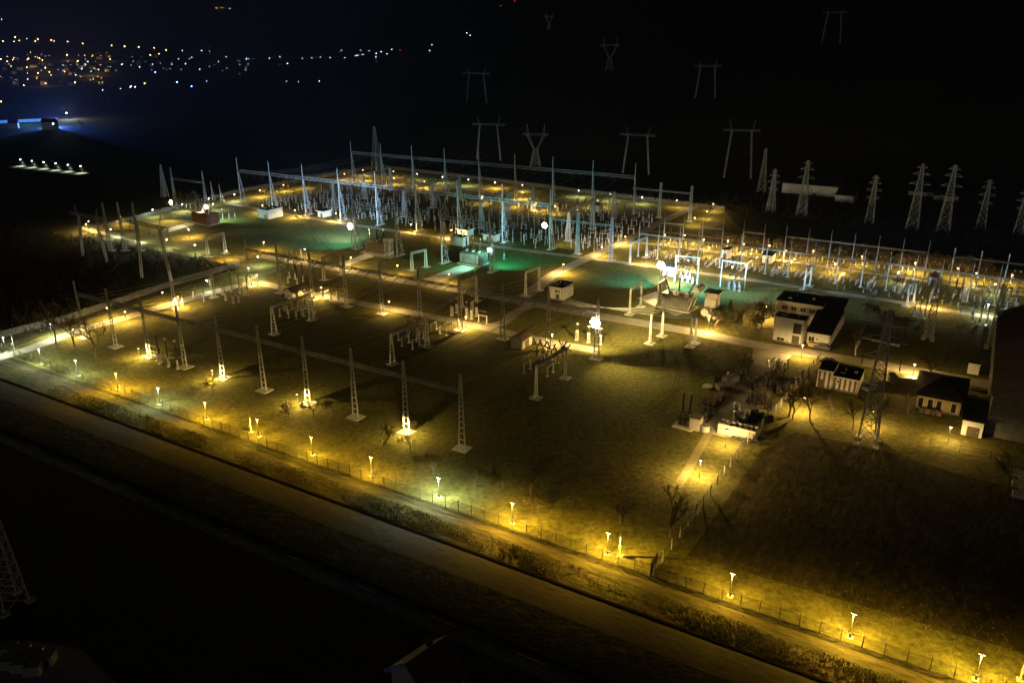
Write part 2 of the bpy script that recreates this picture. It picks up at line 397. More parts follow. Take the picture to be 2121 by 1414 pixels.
def subdiv(z0, z1, w0, w1, n, p=.9):
    out = []; tot = sum(p ** i for i in range(n)); a = 0
    for i in range(n + 1):
        t = a / tot; out.append((w0 + (w1 - w0) * t, w0 + (w1 - w0) * t, z0 + (z1 - z0) * t)); a += p ** i
    return out
# ------------------------------------------------------------------ gantry rows
def row_positions(tops, z): return [P(x, y, z) for x, y in tops]
def fit_row(pts):
    """straight evenly spaced row along u through measured points"""
    us = [UV(p)[0] for p in pts]; v = sum(UV(p)[1] for p in pts) / len(pts)
    n = len(us); k = [i for i in range(n)]; mk = sum(k) / n; mu = sum(us) / n
    b = sum((i - mk) * (q - mu) for i, q in zip(k, us)) / sum((i - mk) ** 2 for i in k)
    return mu - b * mk, b, v, n
beam1 = None
def gantry(label, pts, h, hb, colmesh, slab, truss, strings=None, group=None, slabs=True):
    u0, du, v, n = fit_row(pts)
    t = thing('line_gantry', label, 'gantry', W(u0, v), S, group)
    bm = truss_mesh(du - .5, *truss)
    for i in range(n):
        c_ = ob('column', colmesh, t, (i * du, 0, 0))
        if slabs: ob('base_slab', slab, c_, (0, 0, 0))
        if i < n - 1:
            b = ob('beam', bm, t, (i * du + .25, 0, hb))
            if strings:
                for k in range(3): strings(t, (i + (k + 1) / 4.) * du, hb, k)
    return u0, du, v, n
def ladder_column(h, wb, wt):
    mb = MB()
    for sx in (-1, 1): mb.bar((sx*wb/2, 0, 0), (sx*wt/2, 0, h), .15, .34, .14)
    z = .7; step = 1.5
    while z < h * .77:
        x = (wb + (wt - wb) * z / h) / 2
        mb.box(-x, x, -.12, .12, z - .11, z + .11); z += step; step *= .955
    mb.bar((0, 0, h * .78), (0, 0, h), wt * .8, .2)
    return mb.mesh('column', M['paint'])
colA = ladder_column(17, 1.55, .42)
slA = slab_mesh(3.4, 3.0)
row1 = [(175,698.4),(240.5,719),(310.7,739),(383.8,760.4),(463,785),(548.5,807.5),(639,835),(736.6,865.5),(842,895.5),(955,930)]
row2 = [(520.8,593),(582,604.6),(648,620.7),(719,635),(792.8,651.5),(873,667),(953,685),(1040,703),(1134,722.7),(1231,743.5)]
G1 = gantry('long front gantry of ten ladder-like steel columns carrying one thin lattice beam', [P(*q) for q in row1], 17, 12.9, colA, slA, (.6, .7, 14, .15, .1))
smS = string_mesh(2.3); smV = string_mesh(3.0)
def str2(t, x, z, k):
    for s in (-1, 1):
        o = ob('insulator_string', smS, t, (x, s * .4, z + .1)); o.rotation_euler = (R(100) * -s, 0, 0)
G2 = gantry('middle gantry of ten ladder columns, its dark beam studded with slanted insulators', [P(*q) for q in row2], 17, 12.9, colA, slA, (.7, .7, 16, .13, .09), str2)
colB = a_column_mesh(25, 18, 3.6); slB = MB().box(-1, 1, -1, 4.6, 0, .2).mesh('base_slab', M['slab'])
def str3(t, x, z, k):
    for s in (-1, 1):
        o = ob('insulator_string', smV, t, (x + s * 1.6, .2, z)); o.rotation_euler = (R(180), R(-28) * -s, 0)
row3 = [P(496,324.8,25), P(560,332,25), P(628.5,339,25), P(701,347,25), P(777,355,25), P(857.5,364.5,25), P(942.6,373,25), P(1034,382.7,25), P(1131,392.8,25)]
G3 = gantry('tall blue-lit gantry of nine braced masts under one long lattice beam', row3, 25, 17.7, colB, slB, (1.3, 1.2, 14, .12, .075), str3)
t4 = [(730.7,292),(791.8,297),(855,303),(922,309),(992,314.5),(1065.7,320.5),(1143,327),(1225,333.7),(1310.5,340)]
G4 = gantry('tall dim gantry of nine braced masts farthest back in the compound', [P(x, y, 24.7) for x, y in t4], 25, 17.7, colB, slB, (1.3, 1.2, 14, .12, .075), str3)
colC = column_mesh(17, 1.2, .7, 1.2, .7, .22, 1.2)
slC = slab_mesh(3.2, 3.2)
def ext(label, p_first, pts, h, hb, m=colC):
    t = thing('side_gantry', label, 'gantry', pts[0], S)
    x0 = UV(pts[0])[0]; last = UV(p_first)[0] - x0 + .5
    for p in pts:
        x = UV(p)[0] - x0; y = UV(p)[1] - UV(pts[0])[1]
        c_ = ob('column', m, t, (x, y, 0)); ob('base_slab', slC, c_)
        b = ob('beam', truss_mesh(x - last - .5, .6, .6, 14), t, (last, 0, hb)); last = x + .3
ext('two-mast low gantry joined to the last mast of the blue-lit gantry', row3[-1], [P(1195.5,526), P(1264.6,540)], 17, 12.8)
ext('two-mast low gantry joined to the last mast of the back gantry', P(1310.5,340,24.7), [P(1365,451), P(1428,459)], 17, 12.8)
# two-mast portals over the transformers
def portal(label, a, b, h, hb, m, slab, truss):
    a.z = b.z = 0; L = (b - a).length; t = thing('portal_gantry', label, 'gantry', a, math.atan2((b-a).y, (b-a).x))
    for x in (0, L):
        c_ = ob('column', m, t, (x, 0, 0)); ob('base_slab', slab, c_)
    ob('beam', truss_mesh(L - .5, *truss), t, (.25, 0, hb)); return t
portal('brown-lit two-mast portal standing over the ribbed transformer', P(727.6,393.7,24.5), P(816.4,404,24.5), 24.5, 17.5, colB, slB, (1.2, 1.3, 14, .13, .08))
portal('brown-lit two-mast portal standing over the teal-lit transformer', P(911.4,415,24.5), P(1013.4,428.6,24.5), 24.5, 17.5, colB, slB, (1.2, 1.3, 14, .13, .08))
colT = lattice_mesh(subdiv(0, 12.5, 1.0, .35, 8), .15, .09, nm='column')
def busgantry(label, pts, h=12.5):
    t = thing('busbar_gantry', label, 'gantry', pts[0], math.atan2((pts[-1]-pts[0]).y, (pts[-1]-pts[0]).x))
    xs_ = [(p - pts[0]).length for p in pts]
    for x in xs_:
        c_ = ob('column', colT, t, (x, 0, 0)); ob('base_slab', slC, c_)
    for a, b in zip(xs_, xs_[1:]): ob('beam', truss_mesh(b - a - .4, .8, .8, 16), t, (a + .2, 0, h))
busgantry('busbar gantry on three lattice towers at the right end of the dark switchyard', [P(1177,499), P(1226,474), P(1271,452)])
busgantry('busbar gantry on three lattice towers in the middle of the dark switchyard', [P(997,472), P(1053,454), P(1104,437)])
busgantry('busbar gantry on three lattice towers behind the brown-lit portal', [P(838,449), P(897,431), P(953,414)])
busgantry('busbar gantry on three lattice towers beside the small white-rimmed kiosk', [P(693.6,430.5), P(756,411), P(810,394)])
# ladder portals running across the rows
def ladder_leg(h, spread, nm='leg'):
    mb = MB()
    for s in (-1, 1):
        mb.bar((s * spread, 0, 0), (s * .28, 0, h), .2, .3)
    z = .7
    while z < h - .4:
        x = spread + (.26 - spread) * z / h
        mb.box(-x, x, -.1, .1, z - .07, z + .07)
        z += .95
    return mb.mesh(nm, M['white'])
legs = {}
def frame(label, ta, tb, h=8.6, spread=.62, truss=(.45, .6, 8), m='white', posts=None):
    a, b = P(*ta, h), P(*tb, h); a.z = b.z = 0; L = (b - a).length
    t = thing('ladder_portal', label, 'portal', a, math.atan2((b-a).y, (b-a).x))
    key = (round(h, 1), spread)
    if key not in legs: legs[key] = ladder_leg(h, spread)
    for x in (0, L):
        c_ = ob('leg', legs[key], t, (x, 0, 0)); ob('base_slab', slab_mesh(2.6, 2.6), c_)
    ob('beam', truss_mesh(L - .2, truss[0], truss[1], truss[2], .17, .1, m), t, (.1, 0, h - truss[1])); return t
frame('goal-shaped white portal standing alone on the dark outer lawn', (425.5,488.6), (462,481.5))
frame('pale ladder portal spanning the boundary road', (355,586), (437,565))
frame('white portal straddling the strip that leads to the ribbed transformer', (667,532), (704,522.5))
frame('wide splayed ladder portal over dark switchgear beside the black-roofed hut', (562,634), (640,607.5), spread=1.0)
frame('wide splayed ladder portal over pale disconnectors at the middle gantry', (809.5,690.6), (883,657.5), spread=1.0)
frame('white ladder portal behind the seventh column of the middle gantry', (955,583), (986,571.6))
frame('white ladder portal standing at the path bend by the pink hut', (1089,562), (1117,551))
frame('bright ladder portal in front of the large warm-lit transformer', (1306.8,597), (1330,583))
frame('ladder portal with one thin crossbar receiving four bright tubes', (1350,652), (1375,637.7))
frame('low flat-topped portal with dark insulators lying on its beam', (852,522.5), (881,516), h=7)
frame('two close ladder columns at the end of the bright tubes', (1434,659), (1444.6,652))
frame('dark unlit lattice portal nearest the mown field, insulators around it', (1111,755.5), (1172.5,718))
# ------------------------------------------------------------------ right-hand yard: slender spiked masts
mast = MB().tube([(0,0,0),(0,0,9.4),(0,0,9.5),(0,0,13.6)], [.26,.2,.1,.04], 6).mesh('column', M['steel'])
mast2 = MB().tube([(0,0,0),(0,0,12)], [.3,.24], 6).mesh('column', M['steel'])
slM = slab_mesh(1.3, 1.3, .12)
def mastrow(label, pts, v, hb, m, close=True):
    us = [UV(p)[0] for p in pts]; t = thing('mast_gantry', label, 'gantry', W(us[0], v), S)
    for u in us:
        c_ = ob('column', m, t, (u - us[0], 0, 0)); ob('base_slab', slM, c_)
    for a, b in zip(us, us[1:]): ob('beam', truss_mesh(b - a - .3, .42, .42, 10, .12, .06), t, (a - us[0] + .15, 0, hb - .3))
    return t
r1x = [1325.6,1366,1409.7,1450,1496.6,1541,1592,1640,1690,1740,1794,1847,1903,1957,2020,2077,2140]
VR1 = PUV(1787, 595)[1]
R1 = [P(x, 517 + (x - 1793.7) * .118, 13.5) for x in r1x]
mastrow('long near gantry of spiked slender masts crossing the right-hand yard', R1, VR1, 9.3, mast)
VR2 = PUV(1373, 506)[1]
y2 = lambda x: 444 + (x - 1374) * .108
for lab, xx in (('short two-mast spiked gantry at the rear corner of the right-hand yard', (1374,1414)), ('second short spiked gantry behind the roofed kiosk', (1454,1496.5)),
                ('third short spiked gantry before the brown trees', (1539,1583)), ('seven-mast spiked gantry along the back of the right-hand yard', (1628,1675,1722,1771,1822,1873,1926))):
    mastrow(lab, [P(x, y2(x), 13.2) for x in xx], VR2, 9.3, mast)
mastrow('spikeless pale gantry at the far end of the right-hand yard', [P(x, 517 + (x - 1979) * .115, 11.7) for x in (1979,2035,2092,2150)], VR2, 9.0, mast2)
tube_leg = lambda h: MB().tube([(0,0,0),(0,0,h)], [.22,.2], 8).mesh('leg', M['white'])
def tubeframe(label, a, b, h):
    a = P(*a); b = P(*b); L = (b-a).length; t = thing('tube_portal', label, 'portal', a, math.atan2((b-a).y, (b-a).x)); lg = tube_leg(h)
    for x in (0, L): ob('leg', lg, t, (x, 0, 0))
    ob('beam', MB().tube([(-.2,0,h),(L+.2,0,h)], .22, 8).mesh('beam', M['white']), t)
tubeframe('bright white tube portal beside the blinding white kiosk', (1397,583), (1443.7,588.5), 9.5)
tubeframe('bright white tube portal with breakers below, second along the lawn', (1491.5,594), (1541,602.8), 9.5)
frame('ladder portal joining the near mast gantry at its first mast', (1306.7,503), (1341,490), h=8.4)
frame('ladder portal with dark switch rods on its beam in the right-hand yard', (1671,556), (1683,549), h=7.5)
frame('pale ladder portal with a heavy dark switch beam beside the access pylons', (1886,588), (1900,581), h=7.5)
# ------------------------------------------------------------------ pylons outside the compound
def pylon_tree(label, base, top, arms=((.52,.24),(.68,.30),(.83,.24),(.93,.15)), leg=.2):
    p = T(*base); d = Vector((p.x, p.y)).length
    h = (base[1] - top[1]) / F * math.hypot(d, H) * .98
    t = thing('lattice_pylon', label, 'pylon', p, S + rnd.uniform(-.15, .15), 'double circuit pylons beyond the compound')
    ob('body', lattice_mesh(subdiv(0, h, h * .085, h * .014, 11, .88), leg, leg * .5), t)
    for z, L in arms:
        for s in (-1, 1):
            mb = MB(); w_ = h * (.085 + (.014 - .085) * z)
            mb.bar((s*w_*.9, 0, z*h), (s*h*L/2, 0, z*h + .3), .16); mb.bar((s*w_*.8, 0, z*h + 1.6), (s*h*L/2, 0, z*h + .3), .13)
            for k in (.35, .65): mb.bar((s*h*L/2*k, 0, z*h + .15), (s*h*L/2*k, 0, z*h + 1.6 * (1-k)), .08)
            mb.build('crossarm', M['steel'], t)
            if z < .9: ob('insulator_string', smV, t, (s*h*L/2, 0, z*h + .3)).rotation_euler = (R(180), 0, 0)
    return h
pylon_tree('pale lattice pylon with four crossarms, tallest beside the low ruins, lit from one side', (1889,473), (1889.6,353.6))
pylon_tree('lattice pylon with crossarms rightwards of the palest one', (1953,480), (1966,358.7))
pylon_tree('dim reddish lattice pylon before the pale bush', (2030,475), (2042,386))
pylon_tree('dim lattice pylon cut by the right picture edge', (2108,486), (2125,400))
pylon_tree('thin lattice pylon rightwards of the long white shed', (1800,462), (1811,372))
pylon_tree('lattice pylon standing against the long white shed', (1660,446), (1670,340))
pylon_tree('small lattice pylon leftwards of the long white shed', (1596,438), (1602,355))
NOARM = ((.93,.1),)
pylon_tree('thin pointed dark mast behind the small pylon by the white shed', (1577,398), (1583,313), NOARM)
pylon_tree('thin pointed mast behind the start of the far back gantry', (780,352), (779,267), NOARM)
pylon_tree('slim dark mast at the thicket by the far corner transformer', (342,408), (336,348), NOARM)
def pylon_h(label, base, top, wpx):
    a, b = T(*base[0]), T(*base[1]); m = (a + b) / 2; d = m.length
    h = (max(base[0][1], base[1][1]) - top) / F * math.hypot(d, 60) * .95
    L = (b - a).length; t = thing('portal_pylon', label, 'pylon', m, math.atan2((b-a).y, (b-a).x), 'portal pylons on the dark slope')
    hb = h * .80; dz = (b.z - a.z) / 2
    for s in (-1, 1):
        mb = MB(); n = 10; xb, xt = s * L * .5, s * L * .36
        for q in (-.45, .45):
            mb.bar((xb + q, 0, s*dz), (xt + q, 0, hb), .2); mb.bar((xb, q, s*dz), (xt, q, hb), .2)
        for i in range(n):
            f = i / n; g = (i + 1) / n; e = .45 if i % 2 else -.45
            mb.bar((xb + (xt-xb)*f + e, 0, s*dz*(1-f) + hb*f), (xb + (xt-xb)*g - e, 0, hb*g), .1)
        mb.build('leg', M['steel'], t)
        mb = MB()
        for q in (-.5, .5): mb.bar((xt + q * 1.4, 0, hb), (xt * 1.32, 0, h), .16, w2=.1)
        mb.build('earth_peak', M['steel'], t)
    b_ = ob('crossarm', truss_mesh(L * 1.35, .9, .9, 16, .14, .08), t, (-L * .675, 0, hb))
    for x in (-.62, 0, .62): ob('insulator_string', smV, t, (x * L, 0, hb)).rotation_euler = (R(180), 0, 0)
    return h
PH = [pylon_h('portal pylon with outward horns standing over the back gantry, leftmost of its line', ((988,330),(1037,333)), 243, 0),
 pylon_h('portal pylon with outward horns between the cat-head pylon and the white shed', ((1290,358),(1344,362)), 264, 0),
 pylon_h('tall portal pylon with outward horns nearest the long white shed', ((1499,368),(1555,370)), 252, 0),
 pylon_h('faint portal pylon high on the slope above the back gantry', ((967,212),(1008,214)), 143, 0),
 pylon_h('faint portal pylon on the slope above the right-hand pylons', ((1440,203),(1481,203)), 128, 0),
 pylon_h('barely visible portal pylon highest on the slope', ((1702,88),(1740,90)), 25, 0),
 pylon_h('dark near portal pylon whose wide crossarm hangs over the outer lawn', ((294,575),(357,592)), 451, 0),
 pylon_h('dark near portal pylon outside the far corner of the fence', ((172,531),(222,543)), 440, 0)]
def pylon_cat(label, base, top):
    p = T(*base); h = (base[1] - top) / F * math.hypot(p.length, 60) * .95
    t = thing('cat_head_pylon', label, 'pylon', p, S + .35, 'cat-head pylons on the dark slope')
    ob('body', lattice_mesh(subdiv(0, h * .42, h * .12, h * .045, 5), .22, .1), t)
    hb = h * .74
    for s in (-1, 1):
        mb = MB()
        for q in (-.5, .5):
            a, b, c_ = Vector((s*h*.03, q, h*.42)), Vector((s*h*.17, q, hb)), Vector((s*h*.21, q, h))
            mb.bar(a, b, .2); mb.bar((s*h*.06, q, h*.42), b + Vector((s*1.4, 0, 0)), .2); mb.bar(b, c_, .16); mb.bar(b + Vector((s*1.4, 0, 0)), c_, .12)
            for i in range(5):
                f = i / 5
                mb.bar(a.lerp(b, f), Vector((s*h*.06, q, h*.42)).lerp(b + Vector((s*1.4, 0, 0)), f + .2), .09)
        mb.build('window_arm', M['steel'], t)
    ob('crossarm', truss_mesh(h * .62, 1, 1, 14, .15, .09), t, (-h * .31, 0, hb))
    for x in (-.26, 0, .26): ob('insulator_string', smV, t, (x * h, 0, hb)).rotation_euler = (R(180), 0, 0)
pylon_cat('cat-head pylon with Y-shaped top standing right behind the back gantry', (1109,345), 257)
pylon_cat('small faint cat-head pylon alone up the slope', (1262,148), 82)
pylon_cat('faintest tiny cat-head pylon near the red beacons', (1137,62), 30)
def tower(label, base, top, hw, arms, m='steel'):
    p = P(*base); h = (base[1] - top[1]) * (5107 - 88) / (5107 - top[1]) / (base[1] - 88) * H
    t = thing('lattice_tower', label, 'pylon', p, S)
    ob('body', lattice_mesh(subdiv(0, h, hw, .5, 14, .93), .2, .1, m), t)
    for x in (-1, 1):
        for y in (-1, 1): ob('footing', MB().box(-.6, .6, -.6, .6, 0, .4).mesh('footing', M['slab']), t, (x * hw, y * hw, 0))
    for z, L in arms:
        for s in (-1, 1):
            mb = MB(); mb.bar((s*.6, 0, z*h), (s*L, 0, z*h), .16); mb.bar((s*.6, 0, z*h + 1.4), (s*L, 0, z*h), .12); mb.build('crossarm', M[m], t)
            ob('insulator_string', smS, t, (s*L, 0, z*h)).rotation_euler = (R(180), 0, 0)
    return h
TW = [tower('tall dark lattice pylon rising from the ploughed field edge, seen against the house', (1796,917), (1834,643), 1.9, ((.78,4.4),(.9,3.4),(.66,3.6))),
      tower('slim grey lattice pylon between the access road and the yellow-lit switchgear', (1922,702), (1940,576), 1.2, ((.92,2.2),), 'steel'),
      tower('lattice pylon at the right-hand path before the ochre glow', (2052,720), (2072,588), 1.1, ((.95,2.0),), 'steel'),
      tower('dim bluish lattice tower cut by the left picture edge', (22,1250), (-40,960), 1.9, ((.9,4),))]
def polegantry(label, tops, h, hb):
    pts = [P(x, y, h) for x, y in tops]; a = Vector((pts[0].x, pts[0].y, 0)); b = Vector((pts[-1].x, pts[-1].y, 0)); L = (b - a).length
    t = thing('pole_gantry', label, 'gantry', a, math.atan2((b-a).y, (b-a).x))
    for i in range(len(pts)):
        x = L * i / (len(pts) - 1)
        c_ = ob('column', colP, t, (x, 0, 0)); ob('base_slab', slA, c_)
    ob('beam', truss_mesh(L - .5, .7, .7, 16), t, (.25, 0, hb))
colP = column_mesh(20, 1.3, .3, 1.0, .3, .2, 1.3)
polegantry('dim three-column gantry at the far left corner of the compound', [(212,424), (249,417), (274,424)], 19, 8)
polegantry('dim two-column gantry rising out of the thicket behind the corner transformer', [(352,347), (418,355)], 20, 14)
def apole(label, base, top):
    p = P(*base); h = (base[1]-top[1]) * 1.05 / (base[1]-88) * H
    t = thing('braced_pole', label, 'pole', p, S); MB().tube([(0,0,0),(0,0,h)], [.2,.12], 6).build('pole', M['steel'], t)
    mb = MB(); mb.bar((2.6, 0, 0), (.1, 0, h*.75), .14)
    for i in range(4): mb.bar((0,0,h*.17*i), (2.6*(1-.23*(i+1)), 0, h*.17*(i+1)), .08)
    mb.build('brace', M['steel'], t)
apole('pale braced pole behind the corner transformer, nearer the thicket', (441,416), (437,376)); apole('pale braced pole behind the corner transformer, nearer the lamp', (458,417), (453,380))
# ------------------------------------------------------------------ lamps that light the place
def batwing(name, col_, e, limit=.18, pw=-.5, lo=.07, hi=.3):
    l = bpy.data.lights.new(name, 'POINT'); l.color = col_; l.energy = e; l.shadow_soft_size = .12; l.use_nodes = True
    nt = l.node_tree; em = nt.nodes['Emission']
    tc = nt.nodes.new('ShaderNodeTexCoord'); sp = nt.nodes.new('ShaderNodeSeparateXYZ'); nt.links.new(tc.outputs['Normal'], sp.inputs[0])
    def mth(op, a, b):
        n = nt.nodes.new('ShaderNodeMath'); n.operation = op
        for k, q in ((0, a), (1, b)):
            if isinstance(q, (int, float)): n.inputs[k].default_value = q
            else: nt.links.new(q, n.inputs[k])
        return n.outputs[0]
    dn = mth('MULTIPLY', sp.outputs['Z'], -1.0)
    c_ = mth('MAXIMUM', dn, limit)
    lobe = mth("POWER", c_, pw)
    cut = nt.nodes.new('ShaderNodeMapRange'); cut.inputs[1].default_value = lo; cut.inputs[2].default_value = hi; nt.links.new(dn, cut.inputs[0])
    nt.links.new(mth('MULTIPLY', lobe, cut.outputs[0]), em.inputs['Strength'])
    return l
LP = 9500.0
L_y = [batwing('sodium_lamp', LY, LP * 1.05 * k, .18, -.3, .13, .42) for k in (.7, 1, 1.3)]; L_w = [batwing('mercury_lamp', LW, LP * .8 * k, .18, -.3, .13, .42) for k in (.7, 1, 1.3)]
VAR = (.65, 1.0, 1.4)
L_y2 = [batwing('sodium_path_lamp', (1.0, .66, .22), LP * 1.0 * k, .18, -.3, -.12, .35) for k in VAR]; L_w2 = [batwing('mercury_path_lamp', (.9, 1, .8), LP * .55 * k, .18, -.3, -.12, .35) for k in VAR]
L_ty = batwing('tower_lamp', (1.0, .72, .22), LP * .5, .25, -.3, -.5, .1)
def twin_lamp_mesh():
    mb = MB(); mb.rev([(.16,0),(.16,.9),(.08,.95),(.055,4.1),(.05,4.2)]); return mb.mesh('pole', M['pole'])
polm = twin_lamp_mesh(); pathm = MB().rev([(.09,0),(.09,.6),(.05,.65),(.045,3.6)]).mesh('pole', M['pole'])
armm = MB().tube([(0,0,4.1),(.1,0,4.28),(.22,0,4.33)], .03, 5).mesh('arm', M['steel'])
headm = MB().box(.06,.44,-.13,.13,4.37,4.45).mesh('lamp_housing', M['dark'])
def glowm(k): 
    mb = MB(); mb.tube([(.1,0,4.29),(.4,0,4.32)], [.1,.07], 8); return mb.mesh('diffuser', M[k])
gl = {k: glowm('glow_' + k) for k in 'yw'}
footm = MB().box(-.45,.45,-.45,.45,0,.16).mesh('footing', M['slab'])
cone = {k: MB().rev([(.07,3.55),(.1,3.62),(.34,4.0),(.02,4.02)]).mesh('lantern', M['glow_' + k]) for k in 'yw'}
capm = MB().rev([(.42,4.03),(.3,4.1),(.02,4.16)]).mesh('cap', M['dark'])
def fence_lamp(k, x, y, label):
    p = P(x, y, 4.3); p.z = 0
    t = thing('fence_lamp', label, 'lamp', p, S + rnd.uniform(-.1, .1), 'twin-head lamps along the front fence')
    ob('pole', polm, t); ob('footing', footm, t)
    for a in (0, math.pi):
        a_ = ob('arm', armm, t, (0,0,0), a); hd = ob('lamp_housing', headm, a_); ob('diffuser', gl[k], a_)
    l = ob('bulb', rnd.choice(L_y if k == 'y' else L_w), t, (0, -.2, 4.12))
NTH = 'first second third fourth fifth sixth seventh eighth ninth tenth eleventh twelfth thirteenth fourteenth fifteenth sixteenth'.split()
fl = [('w',6,699),('w',80,723),('w',155.6,746),('y',239,772.7),('w',326.5,803),('y',423.6,833),('y',532,867.7),('y',644,904.5),('y',767.8,946),('w',908,989),('y',1061,1041),('y',1260,1103),('y',1517.7,1187),('y',1769,1270),('y',2034.5,1354.5)]
for i, (k, x, y) in enumerate(fl):
    fence_lamp(k, x, y, '%s-glowing twin-head lamp, %s from the left along the front road fence' % ('white' if k == 'w' else 'yellow', NTH[i]))
fence_lamp('y', 2420, 1490, 'yellow twin-head lamp beyond the right end of the front road fence')
pl = '''w103,671 y221.6,637 y258.6,645 y336,605 y368,614 w428,580 y178,464 y183,458 w229,475 y249,448 w287,484.6 w316,434 w345,496 y390,474 w377,423 w403.6,507 y469,519
w485.6,402.5 w432,411 w441,422 y538,394 y587,383 y543.5,425 y610.5,435 y695.5,442 y713.5,360 y751.6,352 y755,362 y815,355 y816,369 y629,377 y546,501 w534,531 y631,515.5 w515,554.6 y531.6,569
y665,594.6 y726.7,533 y823,549 y805.6,624 w864,360 y879,376 w916.5,366 w970,372 y1025,377 y1082,383 y1083,398 w1198.5,394.6 y851,464.5 y935.4,476 w1264,401.6 w1330,408 y1238,414.5 y1401.7,414.5
y1477.7,422 y1464.5,437.7 y1439,451 y1295.4,489.6 y1377.6,486 y1418,487 y1458,495.7 y1508,497.6 y1541,505 y1247,511 y1386,504 y1469,512.7 y1340,527 y930,567 y964.7,655.6 y1167,547 y1144,691.5
y1468.6,661 y1426,538.5 y1517,552 y1594,508 y1646,536 y1628,519 y1685,519 y1785.5,530.6 y1896,544 w1861,563 y1984.6,555.5 y2023,565 y2097,569 y1935,614 w2061.6,588 w2048,630 y1555.6,525
y1663,714 y1895,754 y1667,823 y1809,851 y1970,883.6 y1506,890 y1451.5,952 y1065,413.5 y1110,421 y1150,427 y1000,407 y1730,545'''.split()
for s_ in pl:
    k = s_[0]; x, y = map(float, s_[1:].split(',')); p = P(x, y, 3.9); p.z = 0
    t = thing('path_lamp', near('white path lamp' if k == 'w' else 'amber path lamp', p), 'lamp', p, rnd.uniform(0, 6), 'lantern posts in the compound')
    ob('pole', pathm, t); ob('lantern', cone[k], t); ob('cap', capm, t)
    ob('bulb', rnd.choice(L_y2 if k == 'y' else L_w2), t, (0, 0, 3.42))
# lamps clamped low on every other column of the front gantry
for i, (x, y) in enumerate(((175,698.4), (310.7,739), (463,785), (639,835), (842,895.5))):
    p = P(x, y); q = p - YV * 2.2 + XU * (-1.2 if i < 4 else 1.0)
    t = thing('spot_lamp', 'low spot lamp washing the foot of the %s front gantry column' % NTH[i * 2], 'lamp', q, S, 'spot lamps at the front gantry')
    MB().rev([(.06,0),(.05,2.9)]).build('pole', M['steel'], t); MB().box(-.25,.25,-.18,.18,3.02,3.14).build('lamp_housing', M['dark'], t)
    MB().tube([(-.2,0,2.95),(.2,0,2.95)], .1, 6).build('diffuser', M['glow_y'], t)
    ob('bulb', L_ty, t, (0, .3, 2.75))
# flood-light heads on masts and columns
def spot(name, p, aim, col_, e, deg, blend=1, soft=.25):
    l = bpy.data.lights.new(name, 'SPOT'); l.color = col_; l.energy = e; l.spot_size = R(deg); l.spot_blend = blend; l.shadow_soft_size = soft
    o = ob(name, l, None, p); o.rotation_euler = (Vector(aim) - Vector(p)).to_track_quat('-Z', 'Y').to_euler(); return o
def flood(label, base, head, aims, k='y', heads=2, mastm=True, size=.55):
    p = P(*base); z = (base[1]-head[1]) * (5107-88) / (5107-head[1]) / (base[1]-88) * H
    t = thing('floodlight', label, 'floodlight', p, S)
    mb = MB()
    if mastm: mb.tube([(0,0,0),(0,0,z+.6)], [.16,.1], 6)
    else: mb.bar((0,0,z-.4), (0,0,z+.8), .12)
    mb.bar((-1.1,0,z), (1.1,0,z), .1); mb.build('mast' if mastm else 'bracket', M['steel'], t)
    ring = [(0, 0)] + [(math.cos(i * 1.0472) * size * 1.15, math.sin(i * 1.0472) * size * 1.15) for i in range(6)]  # added lens ring spreads the bright disc to imitate glare
    for x, dz in ring:
        zz = z + dz + .3; s_ = size * .55
        h_ = MB().tube([(x, .25, zz), (x, -.15, zz)], [s_*.5, s_*.95], 10).build('flood_housing', M['dark'], t)
        MB().tube([(x, -.55, zz), (x, -.35, zz), (x, -.16, zz)], [s_*.6, s_, s_*.9], 12).build('flood_glare_lens', M['flood_' + k], h_)
    for (aim, c_, e, deg) in aims:
        a = Vector(aim); d = (a - Vector((p.x, p.y, z))); d.z = 0; d.normalize()
        o = spot('flood_beam', (p.x + d.x*1.1, p.y + d.y*1.1, z + .5), aim, c_, e, deg)
        o.parent = t; o.matrix_parent_inverse = (Matrix.Translation(p) @ Matrix.Rotation(S, 4, 'Z')).inverted()
    return t
WARM, TEAL, BLUE = (1, .76, .30), (.11, .62, 1.0), (.5, .76, 1.0)
K = 1000
G = lambda x, y, z=0: P(x, y, z)
